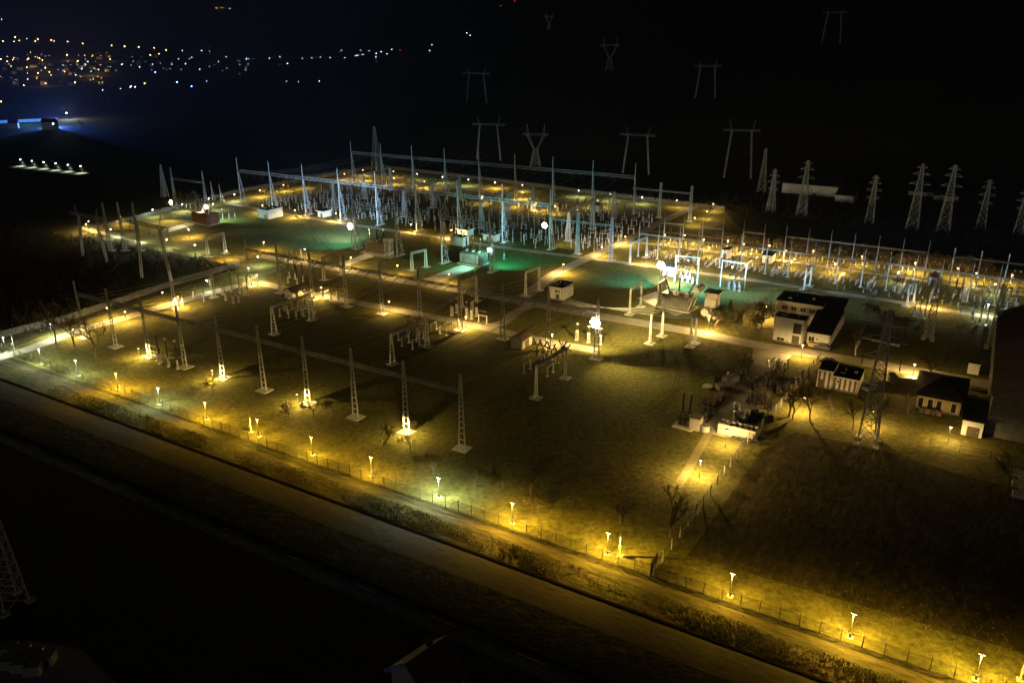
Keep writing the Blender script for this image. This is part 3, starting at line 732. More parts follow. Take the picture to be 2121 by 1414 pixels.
FLD = [
 flood('blazing twin floodlight fixed halfway up the last column of the middle gantry', (1231,743.5), (1232,670), [(G(1370,800), WARM, 330*K, 125), (G(1420,640,3), WARM, 120*K, 70), (G(1240,690), WARM, 60*K, 120)], 'y', 2, False, .9),
 flood('blazing warm floodlight on a mast behind the ribbed transformer', (729.5,517.4), (727,470), [(G(630,480), TEAL, 60*K, 145), (G(700,440,9), BLUE, 240*K, 90), (G(780,510,4), WARM, 60*K, 90)], 'y', 1, True, .8),
 flood('floodlight bright as a star on the last mast of the blue-lit gantry', (1128,515), (1134,468), [(G(1220,500), (1,.8,.5), 18*K, 100), (G(1010,470,7), BLUE, 35*K, 80)], 'y', 1, False, .7),
 flood('teal-white floodlight on the portal over the teal-lit transformer', (1015,562), (1011,519), [(G(1070,540), (.05,.8,.75), 40*K, 110), (G(955,540,3), (.4,1,.75), 30*K, 80), (G(1032,470,12), (.4,1,.95), 60*K, 70), (G(950,500,3), (.3,1,.7), 30*K, 60)], 'w', 1, False, .5),
 flood('blinding warm floodlight behind the large warm-lit transformer', (1366,604), (1366,551), [(G(1450,600), TEAL, 95*K, 120), (G(1500,585,3), BLUE, 60*K, 75), (G(1720,585,6), BLUE, 260*K, 50), (G(1330,520,5), BLUE, 50*K, 60), (G(1393,572,2), (.95,1,.95), 110*K, 75), (G(1280,570), TEAL, 60*K, 100), (G(1400,640,4), WARM, 70*K, 100)], 'y', 2, True, .85),
 flood('amber floodlight on a mast at the dark far corner', (360,452), (358,420), [(G(330,470), WARM, 40*K, 120)], 'y', 1, True, .6),
 flood('white-gold floodlight beside the transformer at the far corner', (432,461), (423,430), [(G(480,455), (.55,1,.8), 25*K, 110), (G(520,425,12), BLUE, 40*K, 60), (G(405,452,3), (.9,1,.9), 20*K, 80)], 'y', 1, True, .6),
]
# ------------------------------------------------------------------ switchgear
def ribs(mb, x, y, z0, z1, r=.13):
    n = max(3, int((z1 - z0) / .28)); prof = []
    for i in range(n): prof += [(r * .5, z0 + (z1-z0)*i/n), (r, z0 + (z1-z0)*(i+.4)/n), (r * .5, z0 + (z1-z0)*(i+.8)/n)]
    mb.rev(prof + [(r * .5, z1)], (x, y), 6)
def eq_ct(h=2.4):
    mb = MB()
    for s in (-1, 1):
        for q in (-1, 1): mb.bar((s*.32, q*.32, 0), (s*.25, q*.25, h), .1)
    for z in (.4, 1.1, 1.8): mb.bar((-.3, -.3, z), (.3, -.3, z + .5), .06); mb.bar((-.3, .3, z), (.3, .3, z + .5), .06)
    mb.box(-.5,.5,-.5,.5,0,.15); mb.box(-.34,.34,-.34,.34,h,h+.6); mb.cur = 1; ribs(mb, 0, 0, h+.6, h+2.2, .2); mb.cur = 0
    mb.rev([(.1,h+2.2),(.34,h+2.3),(.36,h+2.7),(.1,h+2.85)], n=8); mb.tube([(-.7,0,h+2.55),(.7,0,h+2.55)], .05, 5); return mb
def eq_post(h=2.3):
    mb = MB(); mb.rev([(.34,0),(.34,.12),(.16,.14),(.15,h)], n=8); mb.box(-.25,.25,-.25,.25,h,h+.1); mb.cur = 1; ribs(mb, 0, 0, h+.1, h+2.3, .17); mb.cur = 0
    mb.rev([(.1,h+2.3),(.22,h+2.35),(.2,h+2.5)], n=8); mb.tube([(-.5,0,h+2.45),(.5,0,h+2.45)], .05, 5); return mb
def eq_breaker(h=2.6):
    mb = MB(); mb.bar((-.35,0,0),(-.2,0,h),.16); mb.bar((.35,0,0),(.2,0,h),.16); mb.box(-.5,.5,-.4,.4,0,.16); mb.box(-.4,.4,.15,.6,.8,1.9); mb.box(-.3,.3,-.25,.25,h,h+.35)
    mb.cur = 1; ribs(mb, 0, 0, h+.35, h+2.9, .22)
    mb.tube([(0,0,h+2.9),(0,-1.0,h+3.9)], [.2,.2], 6); mb.tube([(0,0,h+2.9),(0,1.0,h+3.9)], [.2,.2], 6); mb.cur = 0
    mb.rev([(.25,h+2.7),(.28,h+3.05),(.05,h+3.2)], n=8); return mb
def eq_tall(h=2.2):
    mb = MB(); mb.rev([(.5,0),(.5,.14),(.2,.16),(.2,h)], n=8); mb.cur = 1; ribs(mb, 0, 0, h, h+4.4, .24); mb.cur = 0
    mb.rev([(.14,h+4.4),(.34,h+4.45),(.34,h+4.8),(.1,h+4.9)], n=8); return mb
def eq_disc(h=2.5, L=3.2, dark=False):
    mb = MB()
    for s in (-1, 1):
        mb.bar((s*L/2, 0, 0), (s*L/2, 0, h), .26); mb.box(s*L/2-.4, s*L/2+.4, -.4, .4, 0, .14)
    mb.bar((-L/2-.4, 0, h), (L/2+.4, 0, h), .2)
    mb.cur = 1
    for s in (-1, 0, 1): ribs(mb, s*L/2, 0, h+.1, h+1.5, .16)
    mb.cur = 0; mb.bar((-L/2, 0, h+1.6), (L/2, 0, h+1.6), .09); return mb
def eq_arrow(h=2.6):
    mb = MB(); mb.bar((0,0,0),(0,0,h),.2); mb.box(-.35,.35,-.35,.35,0,.14); mb.bar((-1.2,0,h),(1.2,0,h),.14)
    mb.cur = 1
    for s in (-1, 1): mb.tube([(s*.3,0,h+.1),(s*.95,0,h+1.3)], [.14,.14], 6)
    return mb
EQ = {}
for nm, f, a, b in (('current_transformer', eq_ct, 'paint', 'porc'), ('post_insulator', eq_post, 'steel', 'porc'), ('circuit_breaker', eq_breaker, 'steel', 'porc'), ('surge_arrester', eq_tall, 'paint', 'porc'), ('disconnector', eq_disc, 'steel', 'porc'), ('rod_switch', eq_arrow, 'dark', 'porc')):
    EQ[nm] = f().mesh(nm, [M[a], M[b]])
for k_ in ('post_insulator', 'current_transformer', 'disconnector', 'circuit_breaker'): EQ['yard_' + k_] = {'post_insulator': eq_post, 'current_transformer': eq_ct, 'disconnector': eq_disc, 'circuit_breaker': eq_breaker}[k_]().mesh(k_, [M['pole'], M['porc']])  # darker-legged copies put a backlit silhouette into the colour
EQ['yard_surge_arrester'] = EQ['surge_arrester']
EQ['grey_post'] = eq_post(2.0).mesh('post_insulator', [M['steel'], M['tank']]); EQ['grey_head'] = eq_ct(1.9).mesh('current_transformer', [M['steel'], M['tank']]); EQ['grey_bar'] = eq_disc(2.6, 3).mesh('disconnector', [M['steel'], M['tank']])
CATS = dict(current_transformer='transformer', post_insulator='insulator', circuit_breaker='breaker', surge_arrester='arrester', disconnector='disconnector', rod_switch='switch')
def eq(nm, p, rz, label, group, sc=1.0):
    me = EQ[nm]; kn = me.name.split('.')[0]; o = ob(kn, me, None, (p[0], p[1], 0), rz, sc); tag(o, label, CATS[kn], group); return o
# the dark yard between the tall gantries: eight bays, three phases each
u0, du, v3, n3 = G3; v4 = G4[2]
LN = [(7,'grey_post'),(10.5,'grey_bar'),(17.5,'grey_post'),(25,'grey_post'),(33,'grey_head'),(14,'grey_head'),(21,'circuit_breaker'),(29,'grey_bar'),(37,'grey_post'),(45,'grey_bar'),(54,'grey_post'),(63,'grey_bar'),(72,'grey_head'),(81,'circuit_breaker'),(90,'grey_post')]
for i in range(n3 - 1 + 1):
    for dv, nm in LN:
        if v3 + dv > v4 - 4: continue
        for k in range(3):
            if rnd.random() < .1: continue
            uu = u0 + (i + (k + 1) / 4) * du + rnd.uniform(-.6, .6); vv = v3 + dv + rnd.uniform(-.8, .8)
            eq(nm, W(uu, vv), S + (math.pi/2 if nm == 'grey_bar' and i % 2 else 0), {'grey_post': 'grey post insulator standing in the crowded dark switchyard behind the blue-lit gantry', 'grey_head': 'grey instrument transformer with round head in the dark switchyard behind the blue-lit gantry',
                'circuit_breaker': 'Y-headed breaker among the crowded gear between the two tall gantries', 'grey_bar': 'grey two-legged disconnector with a pale arm in the dark switchyard behind the blue-lit gantry'}[nm], 'switchgear of the dark yard, ' + EQ[nm].name.split('.')[0], rnd.uniform(.7, .95))
# second dark strip behind the far gantry, in front of the yellow path lamps
for i in range(14):
    p = P(1085 + i * 16, 421 + i * 2.2)
    eq('surge_arrester' if i % 3 else 'rod_switch', p, S, 'dark slim %s silhouetted against the yellow glow behind the switchyard' % ('arrester' if i % 3 else 'switch'), 'silhouetted gear at the back path', 1.0)
for i in range(10):
    p = P(800 + i * 13, 384 + i * 1.6); eq('surge_arrester', p, S, 'dark slim arrester silhouetted against the orange glow at the back corner', 'silhouetted gear at the back corner')
for i in range(9):
    p = P(560 + i * 24, 420 - i * 3.5); eq('surge_arrester' if i % 2 else 'rod_switch', p, S, 'dark gear standing along the lit edge behind the first masts of the blue-lit gantry', 'gear behind the first blue masts')
# right-hand yard
ub = [UV(q)[0] for q in R1]
RL = [(-7,'post_insulator'),(3,'disconnector'),(6.5,'disconnector'),(13,'current_transformer'),(17.5,'circuit_breaker'),(24,'disconnector'),(31,'surge_arrester')]
for i in range(len(ub) - 1):
    w3 = ub[i+1] - ub[i]
    for dv, nm in RL:
        if dv < 0 and i < 9: continue
        for k in range(3):
            if rnd.random() < .2: continue
            eq(('yard_' if dv > 8 else '') + nm, W(ub[i] + w3 * (k + 1) / 4 + rnd.uniform(-.3, .3), VR1 + dv + rnd.uniform(-.5, .5)), S + (math.pi/2 if nm == 'disconnector' else 0),
               {'post_insulator': 'post insulator on the dark lawn in front of the spiked mast gantry', 'disconnector': 'two-legged disconnector between the two spiked mast gantries of the right-hand yard', 'current_transformer': 'pale instrument transformer amid the warm-lit right-hand yard',
                'circuit_breaker': 'dark Y-headed breaker amid the warm-lit right-hand yard', 'surge_arrester': 'dark arrester beside the back path of the right-hand yard'}[nm], 'switchgear of the right-hand yard, ' + EQ[nm].name.split('.')[0], rnd.uniform(.58, .72))
def cluster(nm, pts, label, rz=S, sc=1.0):
    for q in pts: eq(nm, P(*q), rz, label, label if len(pts) > 1 else None, sc)
cluster('circuit_breaker', [(1409,574),(1419,576),(1428,578),(1413,583),(1424,585),(1434,587)], 'white-lit breaker standing under the tube portal beside the blinding kiosk', sc=.8)
cluster('circuit_breaker', [(1510,590),(1520,593),(1530,596),(1509,598),(1521,601),(1531,603)], 'white-lit breaker standing under the second tube portal', sc=.8)
cluster('current_transformer', [(1195,704),(1219,709.5),(1243,714)], 'short white pedestal with a forked head on the flood-lit lawn')
cluster('surge_arrester', [(597,585),(600,575),(616,588),(628,583),(612,578)], 'tall white pedestal with dark column and silver head behind the second middle column')
cluster('current_transformer', [(936,653),(947,648),(967,657),(977,661),(987,655),(978,643)], 'pale stepped pedestal with dark stack under the white portal behind the middle gantry')
cluster('disconnector', [(1000,0+668)], 'single disconnector by the middle gantry path', sc=.9)
cluster('disconnector', [(588,652),(606,656),(622,658),(597,640),(633,650)], 'pale-legged disconnector in the shade of the splayed portal by the black-roofed hut', S + math.pi/2)
cluster('circuit_breaker', [(618,643),(634,640),(650,655)], 'dark breaker in the shade of the splayed portal by the black-roofed hut')
cluster('disconnector', [(676,617),(692,620),(707,623)], 'dark two-legged disconnector beside the lit path at the fifth middle column', S + math.pi/2, .9)
cluster('disconnector', [(818,708),(840,713),(862,719),(870,705)], 'pale disconnector under the splayed portal at the middle gantry', S + math.pi/2)
cluster('circuit_breaker', [(845,697),(866,701),(884,708)], 'dark breaker under the splayed portal at the middle gantry')
cluster('disconnector', [(898,684),(917,688),(930,692)], 'dark disconnector by the path between sixth and seventh middle columns', S + math.pi/2, .9)
cluster('surge_arrester', [(480,603),(497,607),(514,612)], 'tall black arrester beside the first column of the middle gantry')
cluster('current_transformer', [(462,610),(484,628),(495,626),(468,622),(503,613)], 'low pale pedestal in the dark bay beside the first middle column', sc=.8)
cluster('surge_arrester', [(332,753),(350,759),(369,764)], 'tall black arrester with a ring top behind the third front column', sc=1.15)
cluster('disconnector', [(318,745),(342,752)], 'dark disconnector at the foot of the third front column')
cluster('rod_switch', [(1112,738),(1125,741),(1142,747),(1155,752),(1165,741),(1172,748)], 'dark V-shaped rod switch on a post around the unlit portal', sc=1.3)
cluster('disconnector', [(1092,768),(1140,775),(1128,752)], 'dark disconnector under the unlit portal', S + math.pi/2)
cluster('surge_arrester', [(401,616),(435,590)], 'black arrester on the pale edge of the boundary road')
cluster('post_insulator', [(379,634),(423,624)], 'short post beside the boundary road')
cluster('post_insulator', [(462,454),(475,453),(487,452)], 'blue-lit post beside the corner transformer')
cluster('grey_post', [(1062,502),(1086,506),(1109,514)], 'T-topped pale post on the teal lawn', sc=.9)
cluster('surge_arrester', [(1044,536)], 'tall post with black top on the teal lawn')
cluster('circuit_breaker', [(1893,655),(1903,658),(1914,660)], 'black fat-topped breaker group in the yellow-lit yard before the dark lawn', sc=.9)
cluster('circuit_breaker', [(2012,668),(2028,672),(2042,674)], 'black breaker beside the right-hand path', sc=.95)
cluster('disconnector', [(2000,650),(2024,652),(2095,640),(2085,655)], 'pale multi-legged disconnector near the right-hand path', S, .9)
cluster('surge_arrester', [(1853,603),(1866,606),(1880,608),(1978,610),(1990,612),(2004,614),(2096,592),(2108,594)], 'slim dark-topped post along the lower path of the right-hand yard', S, .8)
for i in range(5):
    p = P(588 + i * 9, 540 + (i % 2) * 3 - i); eq('grey_post', p, S, 'thin white pole with a crossbar behind the second middle column', 'thin poles behind the second middle column', .9)
# ------------------------------------------------------------------ power transformers
def transformer(label, a, b, hgt, depth, m='tank', nrad=4, bush=3, cons=None, tilt=0, splay=.3):
    A, B = P(*a), P(*b); L = (B - A).length; rz = math.atan2((B-A).y, (B-A).x)
    t = thing('power_transformer', label, 'transformer', A, rz)
    MB().box(-.6, L+.6, -.4, depth+.4, 0, .35).build('plinth', M['slab'], t)
    bd = MB(); bd.box(.2, L-.2, .9, depth-.9, .36, hgt); bd.box(.05, L-.05, .75, depth-.75, hgt, hgt+.14)
    k = 0
    while k < L - .6: bd.box(.4+k, .5+k, .84, .9, .5, hgt-.1); k += .9
    bd.build('tank', M['body'] if m in ('tank', 'beige') else M[m], t)
    wr = (L - .6) / nrad
    for s in (0, 1):
        for i in range(nrad):
            mb = MB(); x0 = .3 + wr * i + .3; n = 6
            for q in range(n):
                x = x0 + (wr - .6) * q / (n - 1); y = (.0, .8) if s == 0 else (depth - .8, depth)
                mb.box(x-.06, x+.06, y[0], y[1], .8, hgt-.35)
            y = .45 if s == 0 else depth - .45
            for z in (.95, hgt - .5): mb.tube([(x0-.1, y, z), (x0+wr-.5, y, z)], .09, 6)
            mb.build('radiator', M[m], t)
    for i in range(bush):
        x = L * (i + .6) / (bush + .2); mb = MB(); mb.mi = []
        dx = (i - (bush-1)/2) * .45 * (1 if tilt else 0); z0 = hgt + .14
        top = Vector((x + (i - (bush-1)/2) * splay, depth/2 + tilt * 2.2, z0 + 5.2)); bot = Vector((x, depth/2 - .2, z0))
        tur = MB().rev([(.55, z0), (.55, z0+.7), (.35, z0+.8)], (x, depth/2 - .2), 10).build('turret', M[m], t)
        n = 14; pts = [bot.lerp(top, (.15 + .85*j/(2*n))) for j in range(2*n+1)]
        MB().tube(pts, [(.24 if j % 2 else .38) * (1 - .3*j/(2*n)) for j in range(2*n+1)], 8).build('bushing', M['porc'], t)
        MB().tube([top, top + (top-bot).normalized() * .5], [.16,.1], 6).build('terminal', M['alu'], t)
    for i in range(3):
        x = L * (i + 1) / 4; ribm = MB(); ribs(ribm, x, 1.35, hgt+.14, hgt+1.5, .16); ribm.build('low_voltage_bushing', M['porc'], t)
    pm = MB()
    for i in range(5): pm.tube([(.6+i*L/6, .7, hgt+.2), (.9+i*L/6, depth-.6, hgt+.45+.1*(i%3))], .08, 5)
    pm.tube([(.4, depth*.7, hgt+.4), (L-.4, depth*.7, hgt+.9)], .12, 6); pm.build('pipework', M['rust'], t)
    if cons:
        x, z, ln = cons; mb = MB(); mb.tube([(x, .4, z), (x, .4+ln, z+.15)], [.95,.95], 14); mb.build('conservator', M[m], t)
        mb = MB()
        for y in (.9, ln - .2): mb.bar((L-.3, y, .4), (x-.2, y, z-.8), .3); mb.bar((L-.3, y, hgt*.8), (x+.5, y, z-.8), .18)
        mb.build('conservator_stand', M[m], t)
    return t, L
T3, L3 = transformer('large warm-lit transformer with raised drum conservator and three tilted bushings', (1366,636), (1424,648), 4.6, 6.5, 'tank', 3, 3, (11.8, 7.8, 4.4), 0, 2.4)
T2, L2 = transformer('teal-lit grey transformer with a long fence of radiators beneath a portal', (950,546), (991,553), 4.4, 7, 'tank', 4, 3, None)
T1, L1 = transformer('ribbed brown transformer with two tall bushings under a portal', (754,524), (796,530), 4.5, 6, 'beige', 5, 3, None, -.3)
T0, L0 = transformer('dark ribbed transformer in the far corner beside a white-gold floodlight', (398,462), (432,468), 5.2, 7, 'rust', 5, 4, None)
# the white braced stand beside the ribbed transformer
p = P(806, 529); t = thing('capacitor_stand', 'flood-lit white braced stand with a box on top beside the ribbed transformer', 'stand', p, S)
mb = MB()
for x in (-1.3, 1.3):
    for y in (-1, 1): mb.bar((x, y, 0), (x, y, 5.6), .2)
for z in (.2, 1.9, 3.6):
    for y in (-1, 1): mb.bar((-1.3, y, z), (1.3, y, z + 1.7), .12); mb.bar((1.3, y, z), (-1.3, y, z + 1.7), .12)
    for x in (-1.3, 1.3): mb.bar((x, -1, z), (x, 1, z + 1.7), .12)
mb.build('frame', M['white'], t); MB().box(-1.6, 1.6, -1.3, 1.3, 5.6, 6.9).build('cabinet', M['white'], t)
p = P(1361, 627); t = thing('blast_wall', 'tall pale panel wall at the end of the large warm-lit transformer', 'wall', p, S)
MB().box(-.15, .15, 0, 7.5, 0, 6.6).build('panel', M['slab'], t); mb = MB()
for i in range(4): mb.box(.16, .34, .1 + i*2.3, .35 + i*2.3, 0, 6.7)
mb.build('buttress', M['slab'], t)
# ------------------------------------------------------------------ huts and houses
def wallbox(mb, w_, d, h): mb.box(-w_, 0, 0, d, 0, h)
def door_on(t, x, face, wd, hd, w_, d, m='wood'):
    if face == 'f': o = MB().box(x-wd/2, x+wd/2, -.06, .03, .05, hd).build('door', M[m], t); MB().box(x+wd*.3, x+wd*.36, -.11, -.06, hd*.45, hd*.5).build('handle', M['alu'], o)
    else: o = MB().box(-.03, .06, x-wd/2, x+wd/2, .05, hd).build('door', M[m], t); MB().box(.06, .11, x+wd*.3, x+wd*.36, hd*.45, hd*.5).build('handle', M['alu'], o)
def window_on(t, x, z, face, ww, wh, nx=2, fr='white'):
    f = MB(); g = MB()
    if face == 'f':
        g.box(x-ww/2, x+ww/2, -.03, .02, z, z+wh)
        for i in range(nx + 1): f.box(x-ww/2+ww*i/nx-.04, x-ww/2+ww*i/nx+.04, -.08, -.03, z, z+wh)
        for q in (z, z+wh): f.box(x-ww/2-.06, x+ww/2+.06, -.085, -.032, q-.04, q+.04)
    else:
        g.box(-.02, .03, x-ww/2, x+ww/2, z, z+wh)
        for i in range(nx + 1): f.box(.03, .08, x-ww/2+ww*i/nx-.04, x-ww/2+ww*i/nx+.04, z, z+wh)
        for q in (z, z+wh): f.box(.032, .085, x-ww/2-.06, x+ww/2+.06, q-.04, q+.04)
    o = f.build('window', M[fr], t); g.build('pane', M['glass'], o)
def hut(label, c_, lf, rt, h, roof='flat', wm='wall', rm='roof', name='hut', cat='hut', over=.25, ridge=1.1, doors=(), wins=()):
    C, Lp, Rp = P(*c_), P(*lf), P(*rt)
    w_ = max(2, -(Lp - C).dot(XU)); d = max(2, (Rp - C).dot(YV))
    t = thing(name, label, cat, C, S)
    mb = MB(); wallbox(mb, w_, d, h)
    if roof == 'gable':                                    # ridge runs across the rows: gable over the front face
        mb.quad8([(-w_, 0, h), (0, 0, h), (0, d, h), (-w_, d, h), (-w_/2-.01, 0, h+ridge), (-w_/2+.01, 0, h+ridge), (-w_/2+.01, d, h+ridge), (-w_/2-.01, d, h+ridge)])
    mb.build('wall', M[wm], t)
    r = MB()
    if roof == 'gable':
        for s in (-1, 1):
            e = Vector((-w_/2 + s*(w_/2+over), 0, h - over*ridge*2/w_)); q = Vector((-w_/2, 0, h+ridge))
            y0, y1 = -over, d+over; tk = Vector((0, 0, .14)); up = Vector((0, 0, .02))
            r.quad8([e+Vector((0,y0,0))+up, q+Vector((0,y0,0))+up, q+Vector((0,y1,0))+up, e+Vector((0,y1,0))+up, e+Vector((0,y0,0))+tk, q+Vector((0,y0,0))+tk, q+Vector((0,y1,0))+tk, e+Vector((0,y1,0))+tk])
    elif roof == 'mono':
        r.quad8([(-w_-over,-over,h+.02),(over,-over,h+.02),(over,d+over,h+ridge),(-w_-over,d+over,h+ridge),(-w_-over,-over,h+.2),(over,-over,h+.2),(over,d+over,h+ridge+.2),(-w_-over,d+over,h+ridge+.2)])
    elif roof == 'hip':
        k = min(w_, d) * .45
        r.quad8([(-w_-over,-over,h+.02),(over,-over,h+.02),(over,d+over,h+.02),(-w_-over,d+over,h+.02),(-w_+k,d/2-.05,h+ridge),(-k,d/2-.05,h+ridge),(-k,d/2+.05,h+ridge),(-w_+k,d/2+.05,h+ridge)])
    else: r.box(-w_-over, over, -over, d+over, h+.01, h+.26)
    ro = r.build('roof', M[rm], t)
    if roof == 'flat':
        e = MB(); e.box(-w_-over, over, -over-.03, -over, h-.02, h+.32); e.box(over, over+.03, -over, d+over, h-.02, h+.32); e.build('fascia', M[wm], ro)
    if w_ > 5 and roof == 'flat':
        v_ = MB(); v_.box(-w_*.3, -w_*.3+.7, d*.5, d*.5+.7, h+.26, h+.75); v_.tube([(-w_*.65, d*.6, h+.26), (-w_*.65, d*.6, h+1.0)], .16, 6); v_.box(-w_*.8, -w_*.8+1.1, d*.3, d*.3+.8, h+.26, h+.5); v_.build('roof_vent', M['tank'], ro)
    if w_ > 5:
        g_ = MB(); g_.tube([(-.2, -.12, .1), (-.2, -.12, h-.05)], .07, 6); g_.tube([(-w_+.2, -.12, .1), (-w_+.2, -.12, h-.05)], .07, 6); g_.box(-w_, 0, -.09, -.012, 0, .45); g_.build('downpipe', M['body'], t)
    for f, x, wd, hd in doors: door_on(t, -w_*x if f == 'f' else d*x, f, wd, hd, w_, d)
    for f, x, z, ww, wh, nx in wins: window_on(t, -w_*x if f == 'f' else d*x, z, f, ww, wh, nx)
    return t, w_, d
hut('pink-lit flat-roofed box hut with a barred window at the road junction', (1164.5,623.5), (1136,619), (1184,610), 4.2, 'flat', 'wall', doors=[('f',.35,1.4,2.1)], wins=[('f',.38,2.5,2.0,1.1,4)])
hut('small gable hut with a rusty red striped roof by the lit path', (1082,724.6), (1057,720), (1102,713), 2.9, 'gable', 'wall', 'redroof', over=.4, doors=[('s',.5,2.2,2.2)])
hut('low hut under a black gable roof beside the second middle column', (607,621), (589,618), (629.5,610), 2.7, 'gable', 'wall', 'roof', over=.5, doors=[('s',.3,1.1,2.0)])
hut('long flat-roofed kiosk in front of the first masts of the blue-lit gantry', (555.8,454.7), (537,451), (586,447.5), 4.2, 'flat', 'tank', doors=[('f',.25,1.2,2.1)], wins=[('s',.4,2.2,1.2,.8,2)])
hut('small kiosk with a bright white roof rim beside the lit back path', (671,451), (662,448.5), (690,447.5), 2.9, 'flat', 'white', over=.7, doors=[('f',.4,1.1,2)])
hut('yellow and teal lit box hut in front of the portal of the teal-lit transformer', (958.6,512), (933,508), (975,508), 3.7, 'flat', 'white', over=.1, doors=[('s',.6,1.2,2.1)])
hut('small white kiosk behind the yellow and teal lit box hut', (969,491), (951,487), (983,487), 2.9, 'flat', 'white', over=.6, doors=[('f',.4,1,2)])
hut('small pinkish kiosk behind the portal mast near the teal floodlight', (1024.7,502), (1007,496), (1033,497.6), 2.9, 'flat', 'wall', over=.5, doors=[('f',.6,1,2)])
hut('lone kiosk with a black roof at the back of the dark switchyard', (1239.7,440), (1227.4,436), (1247,436), 3.2, 'flat', 'wall', doors=[('f',.5,1,2)])
hut('blinding white kiosk right behind the big warm floodlight', (1393.6,573.5), (1374,569.7), (1405,566), 3.2, 'flat', 'white', doors=[('f',.6,1,2)])
hut('cream kiosk with a black cluttered roof between the spiked gantries', (1507,536.6), (1497,533), (1519,531), 3.3, 'flat', 'white', doors=[('f',.5,1,2)])
hut('cream kiosk with a dark overhanging roof in the right-hand yard', (1596.6,546.7), (1578.5,544), (1606,539.4), 3.2, 'mono', 'wall', ridge=.5, over=.5, doors=[('f',.5,1,2)])
hut('pinkish kiosk with a brown hipped roof at the far side of the right-hand yard', (1939,592), (1923,587.7), (1952,585), 3, 'hip', 'wall', 'redroof', over=.5, ridge=1.4, doors=[('f',.5,1,2)])
hut('pink-lit tower hut with a wide black flat roof beside the warm-lit transformer', (1482.4,638.6), (1459.7,634), (1489,631), 4.6, 'flat', 'wall', over=.7)
B1, bw, bd_ = hut('white two-storey office block with a tall glazed stair beside the access road', (1659.6,716), (1599.6,704.5), (1668,706), 7.2, 'flat', 'white', name='office_building', cat='building', doors=[('f',.22,2.0,2.6)], wins=[('f',.2,3.2,2.3,3.2,1),('f',.72,.5,2.0,.9,2)])
hut('low white wing with a black sloping roof joined to the office block', (1716.5,720.5), (1668,714.5), (1760,672), 3.7, 'mono', 'white', name='office_wing', cat='building', ridge=4.0, over=.4, wins=[('f',.8,1.1,1.6,1.4,2),('f',.55,1.7,.5,.5,1)])
hut('long flat black-roofed rear block behind the office block', (1697,683), (1603,667), (1716,662), 7.0, 'flat', 'wall', name='rear_block', cat='building', over=.3, wins=[('f',x,4.6,1.6,1.3,2) for x in (.2,.4,.6,.8)])
C1, cw, cd = hut('long striped white container cabin with two small windows by the parked cars', (1775,817), (1722,806.5), (1789,792), 3.4, 'flat', 'white', name='container_cabin', cat='container', over=.08, wins=[('f',.93,2.1,.6,.6,1),('f',.78,2.1,.6,.6,1)])
C2, cw2, cd2 = hut('shorter taller striped white container cabin beside the fence gate', (1721,806), (1690,800), (1733,786), 4.4, 'flat', 'white', name='container_cabin', cat='container', over=.08, doors=[('f',.65,1.3,2.2)])
for t, w_, h in ((C1, cw, 3.4), (C2, cw2, 4.4)):
    mb = MB(); k = .5
    while k < w_ - .5: mb.box(-k-.5, -k, -.05, -.01, .1, h - .1); k += 1.15
    mb.build('rust_stripes', M['rust'], t)
hut('ochre-lit single-storey house with dark tall windows and a hipped roof', (1986,862), (1895,845), (2040,822), 3.6, 'hip', 'yellow', 'roof', name='house', cat='house', over=1.0, ridge=2.6, wins=[('f',x,.5,1.1,2.3,1) for x in (.9,.68,.48,.15)])
hut('pale lean-to shed joined to the ochre house and the hall', (2032,908), (1990,896), (2045,880), 3.6, 'mono', 'white', name='lean_to_shed', cat='shed', ridge=1.6, over=.4, doors=[('f',.45,2.4,2.3)])
hut('huge plain hall with a dim tan gable wall and brown roof', (2230,940), (2038,906), (2360,760), 9.5, 'gable', 'body', 'darkred', name='hall', cat='hall', over=.4, ridge=4.5)
hut('tiny pale cabin standing alone before the hall', (2026,777), (2003,772), (2030,770), 2.6, 'flat', 'white', over=.1)
for lab, a, b, cc, h in (('long white shed on the dark slope, tall section', (1733,409), (1633,390), (1745,402), 5.5), ('low white annex at the end of the long shed', (1766,421), (1735,412), (1790,408), 3.6)):
    p, q, s_ = T(*a), T(*b), T(*cc); t = thing('farm_shed', lab, 'shed', p, S); w_ = -(q-p).dot(XU); z0 = -3
    MB().box(-w_, 0, 0, 16, z0, h).build('wall', M['white'], t)
    MB().quad8([(-w_-.4,-.4,h+.02),(.4,-.4,h+.02),(.4,16.4,h+2.4),(-w_-.4,16.4,h+2.4),(-w_-.4,-.4,h+.2),(.4,-.4,h+.2),(.4,16.4,h+2.6),(-w_-.4,16.4,h+2.6)]).build('roof', M['roof'], t)
for lab, a, w_, h in (('low pale ruin wall between the right-hand pylons', (1930,408), 24, 2.2), ('second low pale ruin block behind the right-hand pylons', (1958,417), 12, 2.6)):
    p = T(*a); t = thing('ruined_shed', lab, 'ruin', p, S); MB().box(-w_/2, w_/2, 0, 5, -2, h).build('wall', M['tank'], t); MB().box(-w_/2-.3, w_/2+.3, -.3, 5.3, h+.01, h+.3).build('roof', M['roof'], t)
